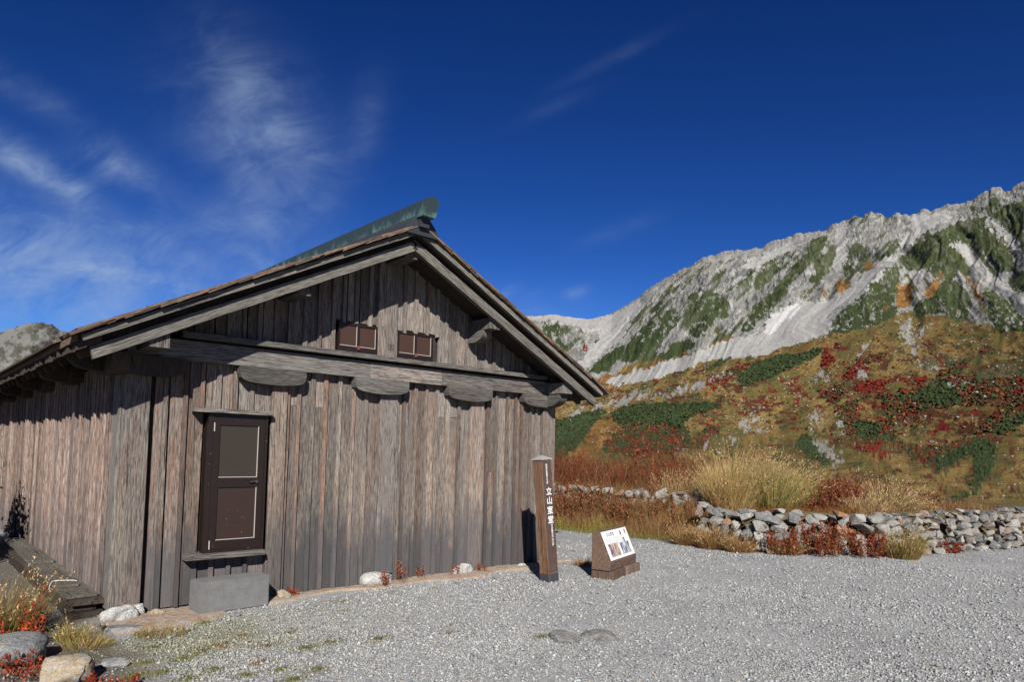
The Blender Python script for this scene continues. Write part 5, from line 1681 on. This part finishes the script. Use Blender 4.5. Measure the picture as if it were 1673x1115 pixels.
def scatter_band(g, n, s0, s1, d0, d1):
    """points along the gravel edge: arc-length s (from the bend at (8.6,2.8)) and distance behind it"""
    P = [Vector(p) for p in EDGE[3:]]
    s = g.uniform(s0, s1, n); d = g.uniform(d0, d1, n)
    X = np.empty(n); Y = np.empty(n)
    for i in range(n):
        ss = s[i]
        for a, b_ in zip(P, P[1:]):
            L = (b_ - a).length
            if ss <= L or b_ is P[-1]:
                dr = (b_ - a) / L; q = a + dr * ss + Vector((-dr.y, dr.x)) * d[i]; X[i], Y[i] = q.x, q.y; break
            ss -= L
    return X, Y


# big golden clump behind the wall, and its green-tinged right half
grass_clump(10.75, -0.02, .46, 1.32, 7500, [STRAW * 1.2, GOLD * 1.25, YGREEN * 1.3, BROWNG], [.40, .44, .08, .08], 'largest clump of tall golden plume grass standing behind the stone wall', 101, z=.50, lean=.50, heads=.20, wind=(.40, -.35), wbl=.0055)
grass_clump(10.95, -0.72, .34, 1.22, 4600, [STRAW, GOLD, YGREEN * 1.3, np.array([.20, .28, .06])], [.28, .27, .27, .18], 'greener clump of tall plume grass leaning right beside the golden one', 102, z=.52, lean=.5, heads=.20, wind=(.45, -.4), wbl=.0055)
grass_clump(12.75, -2.15, .34, .82, 1000, [STRAW, BROWNG, OLIVEG], [.35, .45, .20], 'loose straw coloured plume grass above the tumbled stone bank', 103, z=.55, lean=.7, heads=.45, wind=(.6, -.5))
grass_clump(11.9, -2.0, .35, .50, 700, [STRAW, BROWNG, RUST], [.3, .5, .2], 'short pale dry grass between the tall clumps behind the wall', 104, z=.55, lean=.7, heads=.3)
grass_clump(11.0, 1.35, .42, .85, 1500, [STRAW, BROWNG, GOLD], [.35, .4, .25], 'pinkish straw grass left of the largest golden clump', 105, z=.5, lean=.6, heads=.4, wind=(.5, -.4))
# clumps at the foot of the wall
foot = [(9.0, -.12, .24, .52, 900, 'bushy brown dry grass at the left end of the stone wall foot'),
        (9.0, -.62, .26, .62, 1100, 'second bushy brown grass clump along the stone wall foot from the left'),
        (8.98, -1.12, .22, .45, 700, 'short rust brown grass clump before the bend of the stone wall'),
        (9.30, -1.80, .16, .45, 450, 'thin upright dry grass at the bend of the stone wall')]
for i, (x, y, r, h, n, lab) in enumerate(foot):
    grass_clump(x, y, r, h, n, [BROWNG, GOLD * .7, RUST], [.5, .2, .3], lab, 120 + i, z=0.0, lean=.8, heads=.10)
grass_clump(10.62, -3.05, .24, .72, 1100, [OLIVEG * 1.2, BROWNG, GOLD * .8], [.4, .4, .2], 'dense olive green grass tuft where the stone wall meets the tumbled bank', 131, z=0.0, lean=.5, heads=.12)
grass_clump(5.75, -0.55, .10, .20, 200, [GOLD * .8, RUST], [.5, .5], 'small orange grass tuft on the gravel behind the wooden post', 132, z=0.0, lean=.9, heads=.0)
# red stalks in front of the wall
for i, (x, y, n, r, h, lab) in enumerate([(9.30, -1.75, 44, .24, .48, 'bright red leafy stalks at the foot of the stone wall, left group'),
                                          (9.68, -2.20, 64, .26, .62, 'tallest red leafy stalks against the middle of the stone wall'),
                                          (10.15, -2.66, 50, .26, .50, 'dark red leafy stalks at the right end of the boulder wall'),
                                          (12.0, -3.35, 16, .16, .22, 'low orange red plants among the tumbled stones')]):
    T = Tufts(140 + i); g = T.g
    a = g.uniform(0, 6.28, n); q = np.sqrt(g.uniform(0, 1, n)) * r
    stalks(T, x + q * np.cos(a), y + q * np.sin(a), np.zeros(n), h * g.uniform(.5, 1.05, n), g.uniform(0, .3, n), a, 34, .022, [BRED * .6, REDP, RUST * .8, np.array([.07, .08, .03])], [.22, .42, .2, .16])
    T.build('red_stalk_plant', lab, 'plant', 'red leafy plants along the stone wall', loc=(x, y, 0))

# thickets that read as one mass
T = Tufts(150); g = T.g
n = 1900; X, Y = scatter_band(g, n, -2.6, 3.0, 1.9, 4.2); X += .3
keep = ~((X < 11.6) & (Y < .7) & (Y > -1.8)); X, Y = X[keep], Y[keep]; n = len(X)
hz = .46 + .80 * fbm(X * 1.1, Y * 1.1, 61, 3)
stalks(T, X, Y, gz_arr(X, Y), hz * g.uniform(.65, 1.15, n), g.uniform(0, .25, n), g.uniform(0, 6.28, n), 30, .019, [REDP * .85, RUST * .8, BRED * .5, np.array([.11, .05, .028])], [.36, .22, .14, .28])
n = 5000; X, Y = scatter_band(g, n, -2.6, 3.0, 1.8, 4.0); X += .3
k_ = ~((X < 11.6) & (Y < .7) & (Y > -1.8)); X, Y = X[k_], Y[k_]; n = len(X)
T.blades(X, Y, gz_arr(X, Y), g.uniform(.4, 1.15, n), g.uniform(0, .3, n), g.uniform(0, 6.28, n), np.full(n, .005), g.uniform(.1, .6, n), pick(g, n, [BROWNG * .8, RUST * .8, REDP, STRAW * .6], [.35, .25, .25, .15]), .35, 3)
T.build('red_thicket', 'rust red thicket of autumn stalks behind the half overgrown wall', 'thicket', kind='stuff')
T = Tufts(151); g = T.g
n = 1100; X, Y = scatter_band(g, n, 5.1, 10.6, 1.5, 3.2)
keep = (np.hypot(X - 11.1, Y + .6) > .75); X, Y = X[keep], Y[keep]; n = len(X)
hz = (.20 + .42 * fbm(X * 1.3, Y * 1.3, 62, 3)) * np.interp(X, [11, 12.6, 14.5, 17], [1.25, 1.1, .75, .5])
stalks(T, X, Y, gz_arr(X, Y), hz * g.uniform(.7, 1.2, n), g.uniform(0, .28, n), g.uniform(0, 6.28, n), 26, .024, [REDP * .8, np.array([.15, .06, .03]), RUST * .8], [.4, .35, .25])
T.build('red_thicket', 'dark red brown thicket behind the low wall on the right', 'thicket', kind='stuff')

# dry grass on the bank between gravel and set-back wall
T = Tufts(152); g = T.g
n = 15000; X, Y = scatter_band(g, n, -2.2, 2.9, .10, 1.55)
nz = fbm(X * 1.5, Y * 1.5, 63, 4)
dist = np.clip(edge_sd(X, Y), 0, 2)
colr = np.where((nz > .50)[:, None], BROWNG, np.where((dist < .40)[:, None], np.array([.32, .26, .07]), GOLD * .7))
mm = g.uniform(size=n) < .22; colr[mm] = RUST
T.blades(X, Y, gz_arr(X, Y), (.14 + .36 * nz + .22 * sstep(.8, 1.4, dist)) * g.uniform(.5, 1.1, n) * sstep(0, .4, dist + .12), g.uniform(0, .5, n), g.uniform(0, 6.28, n), np.full(n, .006), g.uniform(.2, .9, n), colr, .3, 3)
n = 1500; X, Y = scatter_band(g, n, -2.2, 3.0, .35, 1.5)
k_ = (fbm(X * 1.8, Y * 1.8, 67, 3) > .42) & ~((Y < 1.1) & (Y > -.4) & (g.uniform(size=n) < .75)); X, Y = X[k_], Y[k_]; n = len(X)
hh = g.uniform(.22, .62, n) * np.where((Y > .2) & (Y < 1.5), .75, 1.15)
stalks(T, X, Y, gz_arr(X, Y), hh, g.uniform(0, .35, n), g.uniform(0, 6.28, n), 28, .022, [REDP * .8, RUST * .8, BROWNG, np.array([.12, .06, .03])], [.30, .25, .27, .18])
n = 7000; X, Y = scatter_band(g, n, -2.2, 2.9, .8, 1.6)
T.blades(X, Y, gz_arr(X, Y), g.uniform(.2, .62, n) * np.where((Y < 1.2), .45, 1), g.uniform(0, .45, n), g.uniform(0, 6.28, n), np.full(n, .005), g.uniform(.2, .9, n), pick(g, n, [BROWNG, STRAW * .7, RUST], [.5, .3, .2]), .3, 3)
T.build('bank_grass', 'dry brown and golden grass covering the bank behind the information sign', 'grass', kind='stuff')
T = Tufts(153); g = T.g
n = 9000; X, Y = scatter_band(g, n, -2.5, 3.1, -.16, .42)
edge = edge_sd(X, Y) + (fbm(X * 3, Y * 3, 64, 3) - .5) * .3; k_ = edge > -.06; X, Y = X[k_], Y[k_]; n = len(X)
T.blades(X, Y, gz_arr(X, Y), g.uniform(.04, .15, n), g.uniform(0, .7, n), g.uniform(0, 6.28, n), np.full(n, .006), g.uniform(.2, .9, n), pick(g, n, [YGREEN, np.array([.14, .18, .035]), GOLD * .7], [.5, .3, .2]), .3, 2)
T.build('verge_grass', 'green verge grass along the gravel edge', 'grass', kind='stuff')
# low dry grass capping the terrace behind the walls
T = Tufts(154); g = T.g
n = 16000; X, Y = scatter_band(g, n, 2.6, 11.5, .85, 4.5)
nz = fbm(X * 1.2, Y * 1.2, 65, 4)
T.blades(X, Y, gz_arr(X, Y), (.08 + .26 * nz) * g.uniform(.5, 1.1, n), g.uniform(0, .6, n), g.uniform(0, 6.28, n), np.full(n, .007), g.uniform(.2, .9, n), np.where((nz > .5)[:, None], BROWNG, RUST * .8), .35, 2)
n = 9000; X, Y = scatter_band(g, n, -3.5, 3.2, 1.6, 5.0)
T.blades(X, Y, gz_arr(X, Y), g.uniform(.12, .5, n), g.uniform(0, .5, n), g.uniform(0, 6.28, n), np.full(n, .007), g.uniform(.2, .9, n), pick(g, n, [BROWNG, RUST, STRAW * .8], [.5, .3, .2]), .3, 2)
T.build('terrace_grass', 'dry grass on the ground behind the stone walls', 'grass', kind='stuff')

# little plants at the foot of the hut
for i, (x, y, h, n, lab) in enumerate([(2.74, -.26, .22, 5, 'red dried weed in front of the middle foundation stone'), (3.02, -.16, .28, 4, 'tallest red dried weed just right of the middle foundation stone'),
                                       (3.28, -.14, .17, 2, 'single red dried weed between the two foundation stones'), (3.80, -.15, .15, 3, 'small red dried weed left of the fourth column stone'),
                                       (1.66, -.15, .09, 4, 'tiny orange red weed beside the cream stone'), (4.26, -.13, .11, 3, 'tiny red weed right of the fourth column stone')]):
    T = Tufts(160 + i); g = T.g
    a = g.uniform(0, 6.28, n)
    stalks(T, x + .04 * np.cos(a), y + .03 * np.sin(a), np.full(n, .02), h * g.uniform(.6, 1.05, n), g.uniform(.05, .3, n), a, 40, .013, [BRED * .75, RUST, REDP], [.4, .35, .25])
    T.build('red_weed', lab, 'weed', 'red weeds at the foot of the hut wall', loc=(x, y, .02))

# left foreground plants
grass_clump(-.80, -.12, .24, .62, 1000, [GOLD * .45, BROWNG * .7, OLIVEG * 1.1], [.35, .35, .3], 'tall seeding brown grass beside the timber stack at the left photo edge', 170, z=0.0, lean=.35, heads=.10, wind=(.3, .1), wbl=.004)
grass_clump(-.40, -.62, .10, .24, 260, [GOLD * .8, OLIVEG * 1.3], [.5, .5], 'yellowish fine grass tuft right of the red leafy stems by the slabs', 171, z=0.0, lean=.7, heads=.05, wbl=.004)
grass_clump(-.34, -.88, .17, .15, 420, [GOLD * .75, OLIVEG * 1.3, BROWNG], [.4, .4, .2], 'low golden green grass tuft above the tan boulder', 172, z=0.0, lean=.9, heads=.0, wbl=.004)
grass_clump(.18, -.86, .20, .10, 520, [OLIVEG * 1.3, RUST, GOLD * .6], [.45, .3, .25], 'low brown green turf tuft in front of the pale slab', 173, z=0.0, lean=1.0, heads=.0, wbl=.004)
for i, (x, y, r, h, n, nl, lab) in enumerate([(-.60, -.38, .06, .42, 5, 46, 'upright stem of orange red leaves at the timber stack end'), (-.78, -.60, .15, .30, 16, 34, 'bushy orange red leaves between the grass and the large boulder'),
                                          (-.84, -1.42, .15, .17, 16, 30, 'dark crimson leaves spreading over the boulders at the bottom left corner'), (-.42, -1.95, .12, .08, 12, 26, 'low rusty creeping stems right of the tan boulder'),
                                          (-.97, -.30, .10, .26, 8, 34, 'scarlet leaves at the very left edge below the brown grass')]):
    T = Tufts(180 + i); g = T.g
    a = g.uniform(0, 6.28, n); q = np.sqrt(g.uniform(0, 1, n)) * r
    cset = [BRED * 1.1, np.array([.50, .10, .02]), REDP, np.array([.05, .09, .03])]
    stalks(T, x + q * np.cos(a), y + q * np.sin(a), np.zeros(n), h * g.uniform(.6, 1.1, n), g.uniform(.02, .5 if i != 3 else 1.1, n), a, nl, .014, cset, [.4, .25, .25, .1] if i < 2 else [.2, .1, .6, .1])
    T.build('red_leaf_plant', lab, 'plant', loc=(x, y, 0))
# shrub just outside the photo whose shadow falls on the side wall
T = Tufts(190); g = T.g
n = 9500; a = g.uniform(0, 6.28, n)
X = -.84 + g.normal(0, .13, n); Y = 4.9 + g.normal(0, .75, n); Zt = np.abs(g.normal(0, .85, n)) + .1
k_ = (Zt < 1.62 - .5 * (Y - 4.9) ** 2) & (Y > 3.5); X, Y, Zt = X[k_], Y[k_], Zt[k_]
T.leaves(X, Y, Zt, .05, np.array([.05, .06, .025]))
n = 60; T.blades(-.84 + g.normal(0, .10, n), 4.9 + g.normal(0, .5, n), np.zeros(n), g.uniform(.7, 1.3, n), g.uniform(0, .4, n), g.uniform(0, 6.28, n), np.full(n, .02), np.full(n, .1), np.array([.06, .045, .03]), .2, 3)
T.build('dark_shrub', 'dark leafy shrub beside the side wall of the hut', 'shrub', loc=(-.84, 4.9, 0))

# moss and tiny grass in the gravel
T = Tufts(200); g = T.g
spots = [((335, 1020), .10, 0), ((300, 1035), .07, 0), ((330, 1065), .12, 0), ((365, 1055), .14, 1), ((435, 1057), .10, 1), ((300, 1078), .14, 0), ((270, 1098), .12, 0), ((425, 1085), .09, 1), ((350, 1095), .14, 0),
         ((470, 1035), .06, 0), ((250, 1060), .10, 0), ((235, 1085), .10, 0), ((220, 1105), .12, 0), ((500, 1060), .16, 0), ((540, 1050), .14, 0), ((460, 1095), .12, 0), ((400, 1105), .12, 0), ((620, 1045), .14, 0), ((735, 1035), .06, 1),
         ((735, 1022), .05, 0), ((565, 1000), .04, 0), ((640, 970), .05, 0), ((710, 963), .06, 0), ((745, 955), .04, 0), ((870, 938), .05, 0), ((885, 1042), .10, 0), ((520, 1095), .14, 0), ((395, 1040), .06, 1), ((560, 985), .03, 0), ((810, 947), .04, 0),
         ((355, 990), .04, 0), ((310, 1110), .12, 0), ((480, 1112), .12, 0), ((240, 1040), .10, 0)]
for (px, sz, kd) in spots:
    d = pix_dir(*px); t = -CP[2] / d[2]; cx, cy = CP[0] + d[0] * t, CP[1] + d[1] * t
    n = int(520 * (sz / .1) ** 1.4)
    q = np.abs(g.normal(0, .55, n)) * sz; a = g.uniform(0, 6.28, n)
    X = cx + q * np.cos(a) * 1.3; Y = cy + q * np.sin(a) * .8
    cc = pick(g, n, [YGREEN * 1.15, np.array([.26, .27, .08]), STRAW * .7], [.45, .35, .2]) if not kd else pick(g, n, [RUST * 1.1, GOLD * .8, np.array([.36, .2, .06])], [.45, .25, .3])
    T.blades(X, Y, ground_z(X, Y) - .002, g.uniform(.014, .048, n), g.uniform(.1, 1.1, n), g.uniform(0, 6.28, n), np.full(n, .004), g.uniform(.2, .8, n), cc, .25, 1)
n = 26000
X = g.uniform(-1.0, 2.2, n); Y = g.uniform(-2.6, -.45, n)
mk = fbm(X * 1.6, Y * 1.6, 11, 4) + np.exp(-(((X - .35) / 1.2) ** 2 + ((Y + 1.15) / .7) ** 2)) * .35 + (fbm(X * 7, Y * 7, 66, 3) - .5) * .5
k_ = mk > .76; X, Y = X[k_], Y[k_]; n = len(X)
T.blades(X, Y, ground_z(X, Y) - .002, g.uniform(.008, .024, n), g.uniform(.1, 1.2, n), g.uniform(0, 6.28, n), np.full(n, .0035), g.uniform(.2, .8, n), pick(g, n, [YGREEN * 1.1, np.array([.24, .25, .09]), GOLD * .6], [.5, .35, .15]), .25, 1)
T.build('moss_and_turf', 'patches of pale green moss and tiny rusty grass in the gravel', 'moss', kind='stuff')

# ------------------------------------------------------------------ gravel


def pebbles():
    g = np.random.default_rng(5)
    octv = np.array([(1, 0, 0), (-1, 0, 0), (0, 1, 0), (0, -1, 0), (0, 0, 1), (0, 0, -1)], float)
    octf = np.array([(0, 2, 4), (2, 1, 4), (1, 3, 4), (3, 0, 4), (2, 0, 5), (1, 2, 5), (3, 1, 5), (0, 3, 5)])
    pts = []
    for r0, r1, dens in ((3.3, 6.2, 3300), (6.2, 9.0, 1900), (9.0, 12.5, 700), (12.5, 17, 170)):
        a0, a1 = rad(0), rad(84)
        area = (a1 - a0) / 2 * (r1 ** 2 - r0 ** 2); n = int(area * dens)
        rr = np.sqrt(g.uniform(r0 ** 2, r1 ** 2, n)); aa = g.uniform(a0, a1, n)
        pts.append(np.stack([CP[0] + rr * np.sin(aa), CP[1] + rr * np.cos(aa), rr], -1))
    P = np.concatenate(pts); X, Y, R_ = P.T
    sd = edge_sd(X, Y)
    hutm = (X > -.05) & (X < 5.65) & (Y > -.30 - .05 * np.sin(X * 4))
    soil = (X < -.25 + .3 * fbm(X * 3, Y * 3, 70, 3)) & (Y > -2.3)
    track = np.exp(-((Y - (-1.9 - .10 * (X - 6))) / .55) ** 2) * (X > 4.5) * .55
    pat = fbm(X * .55 + 3, Y * .55, 72, 4)
    k_ = (sd < .05) & (g.uniform(size=len(X)) < .55 + 1.1 * sstep(.38, .62, pat)) & ~hutm & (g.uniform(size=len(X)) > track) & (~soil | (g.uniform(size=len(X)) < .12)) & (Y < 9)
    apron = (X < .9) & (Y > -.62) & (g.uniform(size=len(X)) < .8)
    X, Y, R_ = X[k_ & ~apron], Y[k_ & ~apron], R_[k_ & ~apron]
    n = len(X)
    sz = .0063 * np.exp(g.normal(0, .34, n)) * np.interp(R_, [4, 9, 15], [1.0, 1.15, 1.45])
    sz = np.clip(sz, .003, .020)
    V = octv[None] * g.uniform(.65, 1.25, (n, 6, 1)) + g.normal(0, .22, (n, 6, 3))
    V[:, :, 2] *= g.uniform(.55, .9, (n, 1))
    a = g.uniform(0, 6.28, n); ca, sa = np.cos(a)[:, None], np.sin(a)[:, None]
    x_ = V[:, :, 0] * ca - V[:, :, 1] * sa; y_ = V[:, :, 0] * sa + V[:, :, 1] * ca
    tl = g.normal(0, .5, (n, 1)); z_ = V[:, :, 2] * np.cos(tl) + x_ * np.sin(tl); x_ = x_ * np.cos(tl) - V[:, :, 2] * np.sin(tl)
    V = np.stack([x_, y_, z_], -1) * sz[:, None, None] * 1.25
    V[:, :, 0] += X[:, None]; V[:, :, 1] += Y[:, None]; V[:, :, 2] += (ground_z(X, Y) + sz * g.uniform(.15, .75, n))[:, None]
    F = (octf[None] + (np.arange(n) * 6)[:, None, None]).reshape(-1, 3)
    tone = np.array([(.17, .175, .182), (.25, .255, .262), (.335, .338, .34), (.395, .395, .39), (.44, .44, .43), (.34, .28, .22), (.22, .23, .20)])
    c = tone[g.choice(7, n, p=[.13, .24, .27, .20, .09, .04, .03])] * g.uniform(.85, 1.15, (n, 1))
    mossy = np.exp(-(((X - .35) / 1.2) ** 2 + ((Y + 1.15) / .7) ** 2))
    c = c * (1 - mossy[:, None] * np.array([.18, .18, .38]))
    me = mesh_np(V.reshape(-1, 3), F, False, np.repeat(c, 6, 0))
    o = link('gravel', me, None, M_PEBBLE, kind='stuff')
    tag(o, 'loose grey and white gravel of the forecourt', 'gravel', kind='stuff')
    pass


pebbles()
